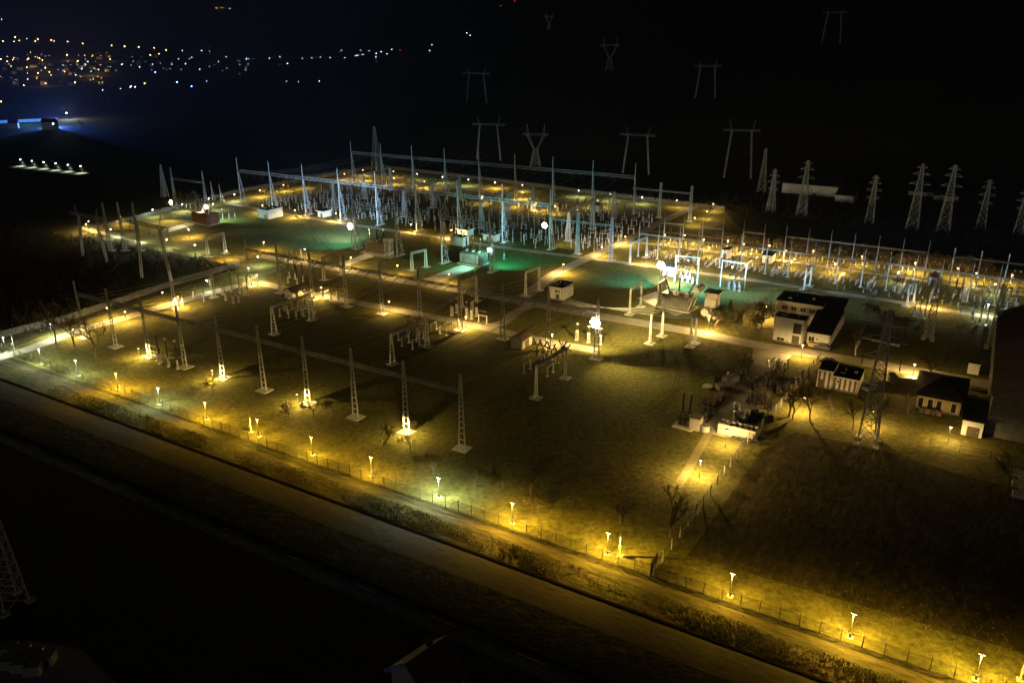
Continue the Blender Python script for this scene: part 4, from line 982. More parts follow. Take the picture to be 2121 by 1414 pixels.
# the house by the highway, dark
p = P(846, 1371, 6.7); q = P(912, 1326, 6.7); rz = math.atan2((q-p).y, (q-p).x); p = p - Vector((-math.sin(rz), math.cos(rz), 0)) * 3.75; p.z = 0; t = thing('roadside_house', 'dark house with a red-brown gable roof and blue gable boards at the bottom edge', 'house', p, rz)
MB().box(0, 6, 0, 7.5, 0, 3.4).quad8([(0,0,3.4),(6,0,3.4),(6,7.5,3.4),(0,7.5,3.4),(0,3.7,6.6),(6,3.7,6.6),(6,3.8,6.6),(0,3.8,6.6)]).build('wall', M['wall'], t)
r = MB()
for y0, y1 in ((-.6, 3.75), (8.1, 3.75)):
    z0 = 2.9; r.quad8([(-.6,y0,z0),(6.5,y0,z0),(6.5,y1,6.7),(-.6,y1,6.7),(-.6,y0,z0+.2),(6.5,y0,z0+.2),(6.5,y1,6.9),(-.6,y1,6.9)])
ro = r.build('roof', M['redroof'], t); b_ = MB()
for y0, y1 in ((-.6, 3.75), (8.1, 3.75)): b_.bar((-.68, y0, 3.0), (-.68, y1, 6.8), .08, .5)
b_.build('barge_board', mat('blue_board', (.35,.48,.62), .7), ro); MB().box(4, 4.6, 4.4, 5.0, 5.6, 7.6).build('chimney', M['redroof'], ro)
window_on(t, 3.7, 1.0, 'f', 1.4, 1.2, 3); window_on(t, 5.2, 1.0, 'f', 1, 1.2, 2); door_on(t, 1.6, 'f', 1.0, 2.1, 9, 7.5)
# ------------------------------------------------------------------ vegetation
def tree_meshes(seed, h, spread=.55, depth=5, th=.17, nb=3, up=.35):
    q = random.Random(seed); tr, cr = MB(), MB()
    def grow(p, d, L, r, k):
        e = p + d * L; m = p + d * L * .5 + Vector((q.uniform(-1,1), q.uniform(-1,1), 0)) * L * .06
        (tr if k >= depth - 1 else cr).tube([p, m, e], [r, r * .85, r * .68], 5 if k >= depth - 1 else 3, False)
        if k == 0: return
        for i in range(nb if k > 1 else nb + 1):
            a = q.uniform(0, 6.283); s_ = q.uniform(.5, 1.15) * spread
            o = d.orthogonal().normalized(); o = (Matrix.Rotation(a + i * 6.283 / nb, 3, d) @ o)
            grow(p + d * L * q.uniform(.55, 1), (d + o * s_ + Vector((0, 0, up * .3))).normalized(), L * q.uniform(.64, .9), r * .64, k - 1)
    grow(Vector((0,0,-.1)), Vector((q.uniform(-.1,.1), q.uniform(-.1,.1), 1)).normalized(), h * .3, th, depth)
    return tr, cr
TM = []
for i in range(4):
    tr, cr = tree_meshes(20 + i, 1.0 * 8, .66, 5, .16); TM.append((tr.mesh('trunk', M['bark']), cr.mesh('crown', M['twig'])))
BM = []
for i in range(3):
    tr, cr = tree_meshes(60 + i, 5, .8, 4, .09, 4, .1); BM.append((tr.mesh('trunk', M['bark']), cr.mesh('crown', M['twig'])))
tr, cr = tree_meshes(91, 10, .5, 5, .2); BI = (tr.mesh('trunk', M['birch']), cr.mesh('crown', M['twig']))
def leafy(seed, h, rx, m, nn=520, conical=False):
    q = random.Random(seed); mb = MB(); cl = [(q.uniform(-.6,.6)*rx, q.uniform(-.6,.6)*rx, h*q.uniform(.35,.8), rx*q.uniform(.4,.7)) for _ in range(9)]
    for i in range(nn):
        if conical:
            z = h * q.uniform(.04, 1) ** 1.2; r = rx * (1 - z / h) * q.uniform(.6, 1.05) + .05; a = q.uniform(0, 6.283); p = Vector((r*math.cos(a), r*math.sin(a), z))
        else:
            c_ = q.choice(cl); d = Vector((q.gauss(0,1), q.gauss(0,1), q.gauss(0,.8))).normalized() * c_[3] * q.uniform(.5, 1.1); p = Vector(c_[:3]) + d
        s_ = q.uniform(.16, .34); a = Vector((q.gauss(0,1), q.gauss(0,1), q.gauss(0,1))).normalized() * s_; b = a.orthogonal().normalized() * s_ * .7
        mb.poly([p - a, p + b, p + a, p - b])
    cr = mb.mesh('crown', M[m]); t = MB()
    t.tube([(0,0,-.1),(0,0,h*.35),(.1,.1,h*.6)], [.16,.12,.05], 6)
    for c_ in cl: t.tube([(0,0,h*.3), c_[:3]], [.07,.02], 3, False)
    return t.mesh('trunk', M['bark']), cr
LT = [leafy(5 + i, 6.5, 2.6, 'leaf', 700) for i in range(3)]
CF = [leafy(15 + i, 3.2, 1.1, 'ever', 420, True) for i in range(2)]
def plant(name, cat, ms, p, sc, label, group=None, z=0):
    t = thing(name, label, cat, (p[0], p[1], z), rnd.uniform(0, 6.28), group); t.scale = (sc, sc, sc * rnd.uniform(.9, 1.1))
    ob('trunk', ms[0], t); ob('crown', ms[1], t); return t
for i, (x, y, h, lab) in enumerate(((116,713,9,'first of the leafless tree trio on the sandy corner'),(155,718,9,'middle of the leafless tree trio on the sandy corner'),(199,742,9.5,'last of the leafless tree trio, beside the second front column'),
    (441,812,4.5,'thorny bare tree before the fifth front column'),(787,950,6,'small bare tree with a bent stem near the ninth fence lamp'),(852,936,4,'tangled thorny bush before the last lit front column'),
    (898,982,4.6,'white-lit dense bush near the tenth fence lamp'),(866,970,4,'pale thorny bush leftwards of the white-lit bush'),(985,1010,4.5,'grey-lit bare bush beyond the tenth fence lamp'),(1099,1024,8,'pale-stemmed forked bare tree in the dark field edge'),(1040,1012,5,'low twiggy tree between two fence lamps'),
    (1116,1061,4,'short shrub beside the eleventh fence lamp'),(1286,1085,6,'dark tree behind the pole with the meter box'),(1388,1112,8,'largest dark bare tree before the lit dirt track'),(650,862,5,'thorny thicket tree before the seventh front column'),(600,868,4,'low thorn bush leftwards of the seventh front column'),(690,858,4,'low thorn bush at the base slab of the eighth front column'),
    (1634,862,9,'bare tree wrapped round a bright amber lamp by the scrap yard'),(1642,868,6,'shrub under the amber-lit bare tree'),(1678,872,7,'thin bare tree on the brown-lit slope'),(1927,790,8,'round bare tree beside the lamp on the access road'),(1813,896,8,'bare tree lit from inside beside the tall lattice pylon'),(1766,890,7,'bare tree on the dim lawn before the container'),
    (1881,856,6,'bare tree in front of the ochre house'),(1722,862,6,'slim bare tree before the container cabins'),(1481,682,5,'young bare tree beside the fallen barrels'),(1533,690,7,'bare tree between the barrels and the office block'),(1552,676,6,'slim bare tree by the leafy brown tree'),(1790,640,6,'dim brown tree at the corner of the black roof'),
    (548,404,5,'small yellow-lit bare tree under the first blue mast'),(598,392,6,'yellow-lit bare tree under the second blue mast'),(640,388,6,'yellow-lit bare tree under the third blue mast'),(724,366,5,'bare tree beside the lamp behind the fourth blue mast'),(1466,448,5,'orange-lit bare tree at the rear corner'),(2050,700,6,'brown shrub-like tree at the right-hand dim lawn'),(1850,700,6,'dark bare tree in the unlit garden'),(2090,1010,6,'bare tree at the right picture edge'))):
    m = TM if h >= 6 else BM
    plant('bare_tree' if h >= 6 else 'thorn_bush', 'tree' if h >= 6 else 'bush', m[i % len(m)], P(x, y), h / (8 if h >= 6 else 5) * 1.4, lab)
plant('birch_tree', 'tree', BI, P(1772, 736), 1.0, 'white-stemmed birch alone on the dark lawn')
for i in range(13):
    p = P(368 + (i % 7) * 9, 436 - (i % 3) * 5); plant('bare_tree', 'tree', TM[i % 4], p, rnd.uniform(.8, 1.1), 'grey leafless tree of the thicket behind the corner transformer', 'thicket behind the corner transformer')
plant('brown_tree', 'tree', LT[0], P(1578, 676), 1.25, 'wide brown-leaved tree beside the office block wall lamp'); plant('brown_tree', 'tree', LT[1], P(1565, 684), .9, 'smaller brown-leaved tree before the wide one')
for i, (x, y) in enumerate(((1500,656),(1514,660),(1531,667),(1512,645))): plant('conifer_bush', 'bush', CF[i % 2], P(x, y), 1.1, '%s clipped cone bush counted from the barrels' % NTH[i], 'clipped cone bushes')
for i in range(34):
    x = 1485 + i * 17 + rnd.uniform(-5, 5); p = P(x, 505 + (x - 1485) * .118 - rnd.uniform(0, 9))
    plant('brown_tree', 'tree', LT[i % 3], p, rnd.uniform(.65, 1.05), 'low brown tree of the line behind the spiked mast gantry', 'tree line behind the right-hand yard')
for i in range(6): plant('brown_tree', 'tree', LT[i % 3], P(1796 + i * 14, 655 + i * 6 + rnd.uniform(-5, 5)), .7, 'brown bush beside the black sloping roof', 'bushes beside the black roof')
def stuff(name, m, n_, f, blades, hs, ws, seed, tri=True):
    q = random.Random(seed); mb = MB()
    for _ in range(n_):
        p, s_ = f(q)
        if p is None: continue
        for b in range(blades):
            a = q.uniform(0, 6.283); ln = q.uniform(.25, .8); h_ = q.uniform(*hs) * s_; wd = q.uniform(*ws) * s_
            o = p + Vector((q.uniform(-.5,.5), q.uniform(-.5,.5), 0)) * .8 * s_; t = Vector((math.cos(a), math.sin(a), 0)); k = Vector((-t.y, t.x, 0)) * wd / 2
            mb.poly([o - k, o + k, o + t * h_ * ln + Vector((0, 0, h_))])
    return struct(mb.build(name, M[m]), 'stuff')
vb0, vb1 = r_up + .9, FV - 4.0
def bank(q):
    u = q.uniform(-190, 130); v = q.uniform(vb0, vb1); d = math.sin(u * .21) + math.sin(u * .083 + 2) + math.sin(u * .47 + v) * .6 + (1.2 - abs(v - (vb0 + vb1) / 2) * .25)
    return (W(u, v, .01), .5 + max(0, d) * .25) if d > q.uniform(-2.2, 1.4) else (None, 0)
stuff('roadside_grass', 'dry', 16000, bank, 6, (.2, .58), (.07, .16), 3)
def vergef(q):
    u = q.uniform(-190, 130); v = q.uniform(FV - 4.2, FV - .4)
    if abs(v - (FV - 1.5)) < .35 or abs(v - (FV - 3)) < .35: return None, 0
    return W(u, v, .01), q.uniform(.3, .6)
stuff('verge_grass', 'dry', 6000, vergef, 4, (.2, .5), (.07, .14), 8)
def lawnf(q):
    x = q.uniform(40, 2100); y = q.uniform(740, 1420)
    p = P(x, y); v = UV(p)[1]
    if v < FV + .5 or v > FV + 34: return None, 0
    return Vector((p.x, p.y, .01)), q.uniform(.5, 1)
stuff('lawn_grass', 'dry', 7000, lawnf, 4, (.2, .5), (.06, .14), 4)
def waste(q):
    x = q.uniform(-40, 520); y = q.uniform(470, 690); p = P(x, y)
    if y > 560 and x > 90 + (690 - y) * 1.9: return None, 0
    if y < 492 + (x - 165) * .19: return None, 0
    return Vector((p.x, p.y, 0)), q.uniform(.8, 2.0)
stuff('undergrowth', 'scrub', 3000, waste, 6, (.6, 1.5), (.08, .2), 5)
def back(q):
    x = q.uniform(1000, 2120); y = q.uniform(405, 520); p = P(x, y)
    if y > 436 + (x - 1500) * .14 - 2: return None, 0
    if x < 1500 and y > 372 + (x - 1000) * .128 - 3: return None, 0
    return Vector((p.x, p.y, height(p.x, p.y))), q.uniform(1, 2.6)
stuff('undergrowth', 'scrub', 3500, back, 5, (.6, 1.6), (.1, .25), 6)
# ------------------------------------------------------------------ fences
postm = MB().bar((0,0,0),(0,0,2.1),.09).bar((0,0,2.08),(.3,0,2.45),.06).mesh('post', M['dark'])
postw = MB().box(-.09,.09,-.09,.09,0,2.2).mesh('post', M['slab'])
mw = bpy.data.materials.new('chain_link'); mw.use_nodes = True; nt = mw.node_tree
pb = nt.nodes['Principled BSDF']; pb.inputs['Base Color'].default_value = (.2,.2,.19,1); tb = nt.nodes.new('ShaderNodeBsdfTransparent'); mx = nt.nodes.new('ShaderNodeMixShader')
mx.inputs[0].default_value = .17; nt.links.new(tb.outputs[0], mx.inputs[1]); nt.links.new(pb.outputs[0], mx.inputs[2]); nt.links.new(mx.outputs[0], nt.nodes['Material Output'].inputs['Surface'])
def fence(label, pts, step, pm=None, wires=True):
    pts = [Vector(p) for p in pts]; t = thing('chain_link_fence', label, 'fence', pts[0]); pm = pm or postm; mb = MB(); wm = MB(); cnt = 0
    for a, b in zip(pts, pts[1:]):
        L = (b - a).length; n = max(1, round(L / step)); rz = math.atan2((b-a).y, (b-a).x)
        for i in range(n):
            ob('post', pm, t, (a.lerp(b, i / n) - pts[0]), rz + math.pi / 2); cnt += 1
        q = [a - pts[0], b - pts[0]]; d = (b - a).normalized(); o = Vector((-d.y, d.x, 0)) * .02
        mb.quad8([q[0]-o, q[1]-o, q[1]+o, q[0]+o, *(k + Vector((0,0,2.0)) for k in (q[0]-o, q[1]-o, q[1]+o, q[0]+o))])
        for z in (.15, 1.1, 2.05): wm.bar(q[0] + Vector((0,0,z)), q[1] + Vector((0,0,z)), .03)
        mb.cur = 0
    mb.build('mesh_panel', mw, t); wm.build('tension_wire', M['dark'], t); return cnt
FC = [fence('long chain-link fence with angled post tops along the front road verge', [P(-30,716), P(120,768), P(594,940), P(1280,1169), P(2130,1458)], 2.9),
 fence('fence of pale stub posts running back from the black gate to the scrap yard', [P(1352,1190), P(1548,917), P(1606,855), P(1700,742)], 4.2, postw),
 fence('chain-link fence outside the left boundary road', [P(-20,705), P(130,668), P(340,598), P(497,550)], 3.6),
 fence('chain-link fence along the dark wasteland edge', [P(497,550), P(165,488)], 4.2),
 fence('far chain-link fence past the corner gantry', [P(165,488), P(370,431), P(500,398), P(785,347)], 5.5),
 fence('back fence along the lit strip behind the far gantry', [P(785,347), P(1000,373), P(1500,436)], 5.0),
 fence('thin fence at the lit lawn below the hall', [P(1925,925), P(2050,953), P(2130,972)], 4.5)]
p = P(1347, 1192); q = P(1361, 1166); t = thing('fence_gate', 'black solid gate leaf standing open at the fence corner', 'gate', p, math.atan2((q-p).y, (q-p).x))
L = (q - p).length; MB().box(0, L, -.04, .04, .1, 2.3).build('panel', M['dark'], t); MB().bar((0,0,0),(0,0,2.5),.14).build('post', M['dark'], t)
for lab, x, y, top in (('white pole with a meter box beside the twelfth fence lamp', 1284, 1151, 1090), ('white pole with a box leftwards of the seventh fence lamp', 521, 895, 850), ('white barrier pole at the left corner of the front fence', 30, 724, 693), ('white pole at the bottom right corner beside the last fence lamp', 2113, 1408, 1365)):
    p = P(x, y); h = (y - top) * 1.13 / (y - 88) * H; t = thing('utility_pole', lab, 'pole', p, S)
    MB().tube([(0,0,0),(0,0,h)], [.12,.09], 6).build('pole', M['white'], t); MB().box(-.2,.2,-.4,-.12,1.4,2.1).build('meter_box', M['tank'], t); ob('footing', footm, t)
# ------------------------------------------------------------------ scrap yard
def one(name, cat, label, p, rz, mb, m, group=None, z=0, part=None):
    o = mb.build(name, m, None, (p[0], p[1], z), rz); return tag(o, label, cat, group)
t, L_ = transformer('derelict dark transformer with two tall bushings at the lower corner of the scrap yard', (1398,884), (1428,892), 2.6, 3.4, 'dark', 3, 2)
p = P(1447, 894); one('container_tank', 'tank', 'ribbed pale box tank beside the derelict transformer', p, S, (lambda b: ([b.box(-2.1+.55*i, -2.02+.55*i, -.06, 0, .1, 2.7) for i in range(5)], b.box(-2.2,0,0,2.6,0,2.8), b.box(-2.3,.1,-.1,2.7,2.8,2.95))[1] and b)(MB()), M['slab'])
one('steel_drum', 'drum', 'open silver drum beside the ribbed box tank', P(1460, 892), 0, MB().rev([(1.0,0),(1.0,1.4),(.92,1.4),(.9,1.2),(.02,1.2)], n=16), M['alu'])
for lab, x, y, r, ln in (('large pale cylinder tank lying across the scrap yard edge', 1500,797,1.1,4.2), ('low long pale cylinder behind the round basin', 1485,807,.8,4.5)):
    one('cylinder_tank', 'tank', lab, P(x, y), S + 1.1, MB().tube([(0,0,r),(ln,0,r)], [r,r], 16).box(.4,.7,-r*.7,r*.7,0,.5).box(ln-.7,ln-.4,-r*.7,r*.7,0,.5), M['body'])
one('round_basin', 'basin', 'round flat basin with a pale rim in the scrap yard', P(1466,802), 0, MB().rev([(1.2,0),(1.2,.5),(1.05,.5),(1.0,.3),(.02,.3)], n=18), M['tank'])
one('steel_sheet', 'sheet', 'pale flat sheet lying on the scrap yard concrete', P(1500,818), S+.2, MB().box(-1.2,1.2,-1,1,.1,.18), M['slab'])
def crate(i, x, y, n_=5):
    mb = MB()
    for k in range(n_): mb.tube([(-1.3+.1*k, -.6+.3*k, .5), (1.3+.1*k, -.6+.3*k, .5)], [.12,.12], 6)
    mb.box(-1.1,-.9,-.8,.9,.05,.4); mb.box(.9,1.1,-.8,.9,.05,.4); return mb
for i, (x, y) in enumerate(((1470,830),(1480,832),(1489,826),(1466,836))):
    one('insulator_crate', 'crate', near('dark crate of long porcelain rods', P(x+i*0.01,y)), P(x, y), S + 1.0 + i*.1, crate(i, x, y), M['porc'], 'crates of porcelain rods')
laym2 = None
std = MB(); std.mi = []; std.box(-.25,.25,-.25,.25,0,.3); ribs(std, 0, 0, .3, 2.3, .2); std.rev([(.1,2.3),(.2,2.35),(.18,2.6)], n=6); stdm = std.mesh('porcelain_bushing', [M['porc']])
stdp = MB(); ribs(stdp, 0, 0, .1, 2.3, .2); stdp.mi = [0] * len(stdp.f); stdp.cur = 1; stdp.rev([(.1,2.3),(.26,2.32),(.26,2.7),(.05,2.8)], n=6); stdp = stdp.mesh('porcelain_bushing', [M['porc'], M['tank']])
lay = MB(); lay.tube([(-1.4+.1*j,0,.25) for j in range(29)], [.12 if j % 2 else .2 for j in range(29)], 6); laym = lay.mesh('porcelain_bushing', [M['body']]); laym2 = lay.mesh('porcelain_bushing', [M['porc']])
def field_of(n_, quad_, me, label, group, s0=.8, s1=1.2, rz=None):
    a, b, c_, d = [P(*k) for k in quad_]
    for i in range(n_):
        s_, t_ = rnd.random(), rnd.random(); p = a.lerp(b, s_).lerp(d.lerp(c_, s_), t_)
        o = ob('porcelain_bushing', me, None, p, rz if rz is not None else rnd.uniform(0, 6), rnd.uniform(s0, s1)); tag(o, label, 'bushing', group)
scr = []
for i in range(3):
    mb = MB(); q = random.Random(i)
    for k in range(5):
        x, y = q.uniform(-.8,.8), q.uniform(-.5,.5); mb.box(x-.25, x+.3, y-.2, y+.25, 0, q.uniform(.3, 1.1))
    mb.tube([(-1, 0, .3), (1, .2, 1.0)], .1, 5); mb.tube([(.4, -.4, 0), (.4, -.4, 1.7)], .12, 6); scr.append(mb.mesh('scrap_part', [M[('dark','rust','body')[i]]]))
for n_, qd, lab in ((46, ((1436,872),(1550,743),(1560,750),(1456,880)), 'dark scrap part heaped along the grass edge of the scrap yard'), (40, ((1548,800),(1600,772),(1612,782),(1570,815)), 'dark scrap part between the bushing rows of the scrap yard'), (26, ((1600,806),(1655,786),(1672,792),(1612,822)), 'scrap part at the fence side of the scrap yard')):
    a, b, c_, e_ = [P(*k) for k in qd]
    for i in range(n_):
        s_, t_ = rnd.random(), rnd.random(); p = a.lerp(b, s_).lerp(e_.lerp(c_, s_), t_); tag(ob('scrap_part', scr[i % 3], None, p, rnd.uniform(0, 6), rnd.uniform(.6, 1.1)), lab, 'scrap', lab)
field_of(14, ((1530,752),(1545,745),(1552,758),(1536,766)), stdm, 'dark upright porcelain bushing at the upper end of the scrap yard', 'upright bushings, upper end')
field_of(18, ((1590,758),(1632,764),(1626,775),(1586,768)), stdp, 'upright porcelain bushing with a pale cap by the mown green strip', 'upright bushings by the green strip', .7, 1.25)
field_of(46, ((1583,776),(1650,782),(1640,802),(1578,797)), laym, 'long porcelain bushing lying in the rows by the green strip', 'lying bushings by the green strip', .45, .8, S+1.0)
field_of(60, ((1543,818),(1590,826),(1605,852),(1545,838)), stdm, 'dark porcelain bushing in the dense block near the amber-lit tree', 'dense block of bushings', .5, .9)
field_of(34, ((1500,775),(1525,762),(1530,775),(1512,790)), laym2, 'scrap bushing lying along the dark edge of the yard', 'lying scrap at the yard edge', .4, .8)
field_of(30, ((1478,790),(1500,778),(1506,786),(1484,800)), stdm, 'small dark scrap piece beside the large pale cylinder', 'small scrap by the cylinder', .5, .8)
field_of(10, ((1655,778),(1665,776),(1680,784),(1660,790)), stdm, 'small pale scrap piece at the fence end of the bushing rows', 'small scrap at the fence end', .5, .8)
for i, (x, y, h) in enumerate(((1525,853,2.6),(1524,868,2.2),(1546,866,2.4),(1560,860,1.8),(1572,866,1.6),(1554,874,1.6),(1590,872,1.5))):
    one('gas_vessel', 'vessel', near('upright dark metal vessel with a bright edge', P(x, y)), P(x, y), 0, MB().rev([(.7,0),(.74,.05),(.74,h*.4),(.6,h*.42),(.6,h*.5),(.74,h*.52),(.74,h*.85),(.5,h*.9),(.02,h*.92)], n=12) if i < 3 else MB().tube([(-.9,0,.75),(.9,0,.75)], [.75,.75], 12).box(-.95,-.9,-.8,.8,0,1.55).box(.9,.95,-.8,.8,0,1.55), M['alu'] if i < 3 else M['dark'], 'metal vessels of the scrap yard')
p = P(1547, 912); t = thing('skip_container', 'pale lamp-lit steel skip heaped with dark scrap at the lower end of the yard', 'skip', p, S)
MB().box(-6.5,1.6,0,.14,0,2.5).box(-6.5,1.6,2.5,2.64,0,2.5).box(-6.5,-6.36,.14,2.5,0,2.5).box(1.46,1.6,.14,2.5,0,2.5).box(-6.36,1.46,.14,2.5,.1,1.7).build('body', M['tank'], t)
mb = MB()
for i in range(24): x, y = rnd.uniform(-6, 1), rnd.uniform(.4, 2.2); mb.tube([(x,y,2.0),(x+rnd.uniform(-1,1),y+rnd.uniform(-.6,.6),rnd.uniform(2.2,2.9))], .18, 5)
mb.build('scrap_load', M['dark'], t)
for i in range(7): one('tyre', 'tyre', 'black tyre leaning on the lamp-lit skip', P(1519 + i * 8, 910 + i * 1.6), S + rnd.uniform(-.3, .3), MB().tube([(.42*math.cos(a*.524), .05*math.sin(a), .5+.42*math.sin(a*.524)) for a in range(13)], .14, 6, False), M['dark'], 'tyres at the skip')
for lab, x, y, r, ln in (('largest fallen barrel with a pale round end', 1458,655,1.2,3.6), ('middle fallen barrel', 1468,660,.75,2.6), ('smallest fallen barrel', 1478,662,.5,1.8)):
    one('fallen_barrel', 'barrel', lab + ' near the pink-lit tower hut', P(x, y), S + 1.57, MB().tube([(0,0,r),(.1,0,r),(ln,0,r)], [r*.96,r,r], 18), M['wall'])
# ------------------------------------------------------------------ cars
def car(label, x, y, rz, c_, van=False):
    t = thing('parked_car' if not van else 'truck', label, 'car' if not van else 'truck', P(x, y), rz)
    pr = [(-2.1,.35),(-2.15,.8),(-1.3,.95),(-.7,1.42),(.9,1.45),(1.7,1.0),(2.1,.9),(2.1,.35)] if not van else [(-3.2,.5),(-3.2,2.2),(-1.7,2.4),(-1.6,1.3),(3.2,1.3),(3.2,.5)]
    mb = MB(); n = len(pr); k = .85 if not van else 1.1
    mb.v = [(a, -k, b) for a, b in pr] + [(a, k, b) for a, b in pr]; mb.f = [tuple(range(n)), tuple(reversed(range(n, 2*n)))] + [(i, n+i, n+(i+1) % n, (i+1) % n) for i in range(n)]; mb.mi = [0] * (n + 2)
    mb.build('body', mat('car_paint', c_, .3, spec=.5), t)
    if not van: MB().box(-.75,.95,-k-.01,k+.01,.98,1.36).build('side_window', M['glass'], t); MB().quad8([(-1.28,-.75,.97),(-1.25,-.75,.97),(-1.25,.75,.97),(-1.28,.75,.97),(-.74,-.75,1.41),(-.71,-.75,1.41),(-.71,.75,1.41),(-.74,.75,1.41)]).build('windscreen', M['glass'], t)
    else: MB().quad8([(-3.24,-.9,1.3),(-3.2,-.9,1.3),(-3.2,.9,1.3),(-3.24,.9,1.3),(-3.24,-.9,2.1),(-3.2,-.9,2.1),(-3.2,.9,2.1),(-3.24,.9,2.1)]).build('windscreen', M['glass'], t); MB().box(-1.4,3.1,-1,1,1.32,1.9).build('load', M['dark'], t)
    for a in (-1.3, 1.3) if not van else (-2.3, 2.2):
        for b in (-k, k): MB().tube([(a,b-.1,.34),(a,b+.1,.34)], [.34,.34], 12).build('wheel', M['dark'], t)
    for b in (-.6, .6): MB().box(-2.18 if not van else -3.28,-2.1 if not van else -3.2,b-.15,b+.15,.62,.76).build('headlight', M['alu'], t)
car('dark car parked behind the taller container cabin', 1714, 752, S+.1, (.06,.06,.07)); car('pale car parked between the container cabins and the lattice pylon', 1800, 806, S+1.2, (.35,.35,.36))
car('open dark truck parked in the unlit lot by the access road lamp', 1868, 794, S+.3, (.05,.05,.045), True); car('small dark car at the foot of the low white office wing', 1702, 722, S, (.1,.1,.14))
for i, (x, y) in enumerate(((1678,717),(1685,718.5),(1692,720))): one('yellow_bin', 'bin', '%s yellow waste bin against the low white office wing' % NTH[i], P(x, y), S, MB().box(-.55,.55,-.4,.4,.1,1.15).box(-.6,.6,-.46,.44,1.16,1.26), M['yellow'], 'waste bins')
for i in range(4): one('waste_bin', 'bin', 'dark bin in the row under the ochre house windows', P(1908 + i * 12, 853 + i * 2.3), S, MB().box(-.5,.5,-.4,.4,0,1.1).box(-.55,.55,-.46,.44,1.11,1.2), M['rust'] if i % 2 else M['dark'], 'bins under the ochre house')
for i, (x, y) in enumerate(((1625,710),(1634,712))): one('garden_chair', 'chair', 'pale garden chair at the office block wall', P(x, y), S+i, MB().box(-.4,.4,-.4,.4,.42,.5).box(-.4,.4,.34,.42,.5,1.2).box(-.38,-.32,-.38,-.32,0,.42).box(.32,.38,-.38,-.32,0,.42).box(-.38,-.32,.3,.36,0,.42).box(.32,.38,.3,.36,0,.42), M['wall'], 'garden chairs')
for i in range(6): one('slatted_rack', 'rack', 'white slatted rack lying in the dark garden', P(1795 + (i%3)*26, 665 + (i//3)*38 + (i%3)*6), S, MB().box(-2,2,-.5,-.4,.3,.4).box(-2,2,.4,.5,.3,.4).box(-1.8,-1.7,-.4,.4,.0,.3).box(1.7,1.8,-.4,.4,0,.3), M['paint'], 'racks in the dark garden')
for i in range(7):
    x, y = 20 + (i % 4) * 26, 1352 + (i // 4) * 26 + (i % 4) * 6
    mb = MB()
    for z in range(4):
        for k in range(4): mb.box(-1.1+.56*k, -.58+.56*k, -.9, .9, .02+z*.36, .34+z*.36)
    one('block_pallet', 'pallet', 'strapped pallet of pale blocks on the dark concrete at the bottom left corner', P(x, y), S+.6, mb, M['slab'], 'block pallets')
for i in range(5): one('block_pallet', 'pallet', 'dim pallet of stacked blocks at the right picture edge', P(2108 + (i%2)*14, 985 + i * 11), S, MB().box(-1,1,-.8,.8,.1,.6).box(-1,1,-.8,.8,.64,1.1).box(-.9,.9,-.7,.7,0,.1), M['slab'], 'pallets at the edge')
# ------------------------------------------------------------------ conductors
def wire(a, b, sag, label, group, r=.055):
    n = 8; a, b = Vector(a), Vector(b); mb = MB()
    mb.tube([a.lerp(b, i / n) - Vector((0, 0, sag * 4 * (i/n) * (1 - i/n))) for i in range(n + 1)], r, 3, False)
    return tag(mb.build('conductor', M['wire']), label, 'wire', group)
uA, dA, vA, nA = G1; uB, dB, vB, nB = G2; uC, dC, vC, nC = G3; uD, dD, vD, nD = G4
for i in range(9):
    for k in range(3):
        f = i + (k + 1) / 4
        if i in (0, 1, 3, 4, 6, 7, 8): wire(W(uA + f * dA, vA, 13), W(uB + f * dB, vB - 2.3, 12.7), 1.6, 'thin conductor sagging from the front gantry to the middle gantry', 'front to middle conductors')
        if i in (1, 2, 4, 6): wire(W(uB + f * dB, vB + 2.3, 12.7), W(uB + f * dB, vB + 34, 8.4), .8, 'thin conductor running back from the middle gantry over the lawn', 'conductors behind the middle gantry')
for i in range(8):
    for k in range(3):
        f = i + (k + 1) / 4; wire(W(uC + f * dC, vC, 17.9), W(uD + f * (dD), vD, 17.9), 2.5, 'thin conductor slung between the two tall gantries', 'conductors between the tall gantries')
for k in range(4):
    a, b = P(1171 - k * 3, 618 + k * 4.5, 8.6), P(1351 + k * 8, 652 - k * 5, 8.3); wire(a, b, .5, 'bright straight busbar tube reaching from the pink hut to the crossbar portal', 'bright busbar tubes', .07)
    wire(b, P(1434 + k * 3.4, 659 - k * 2.2, 8.4), .3, 'bright busbar tube between the crossbar portal and the twin ladder columns', 'short bright busbar tubes', .06)
for i in range(len(R1) - 1):
    for k in range(3):
        u = ub[i] + (ub[i+1] - ub[i]) * (k + 1) / 4
        wire(W(u, VR1, 9.2), W(u, VR2, 9.2), .9, 'thin conductor between the spiked mast gantries of the right-hand yard', 'right-hand yard conductors', .022)
for k in range(3):
    wire(W(uC + (1 + k * .25) * dC, vC, 18), P(665 + k * 16, 512 + k * 5, 9), 2, 'faint conductor from the blue-lit gantry down to the thin poles', 'conductors to the thin poles')
    wire(W(uD + (3.2 + k * .3) * dD, vD, 18), T(1095 + k * 14, 300) + Vector((0, 0, 20)), 3, 'faint conductor from the back gantry to the cat-head pylon', 'conductors to the cat-head pylon')
for k in range(3): wire(P(1790 + k*25, 672, 26), P(2115, 560 + k * 14, 14), 2, 'faint conductor crossing the dark garden from the tall pylon', 'conductors over the dark garden')
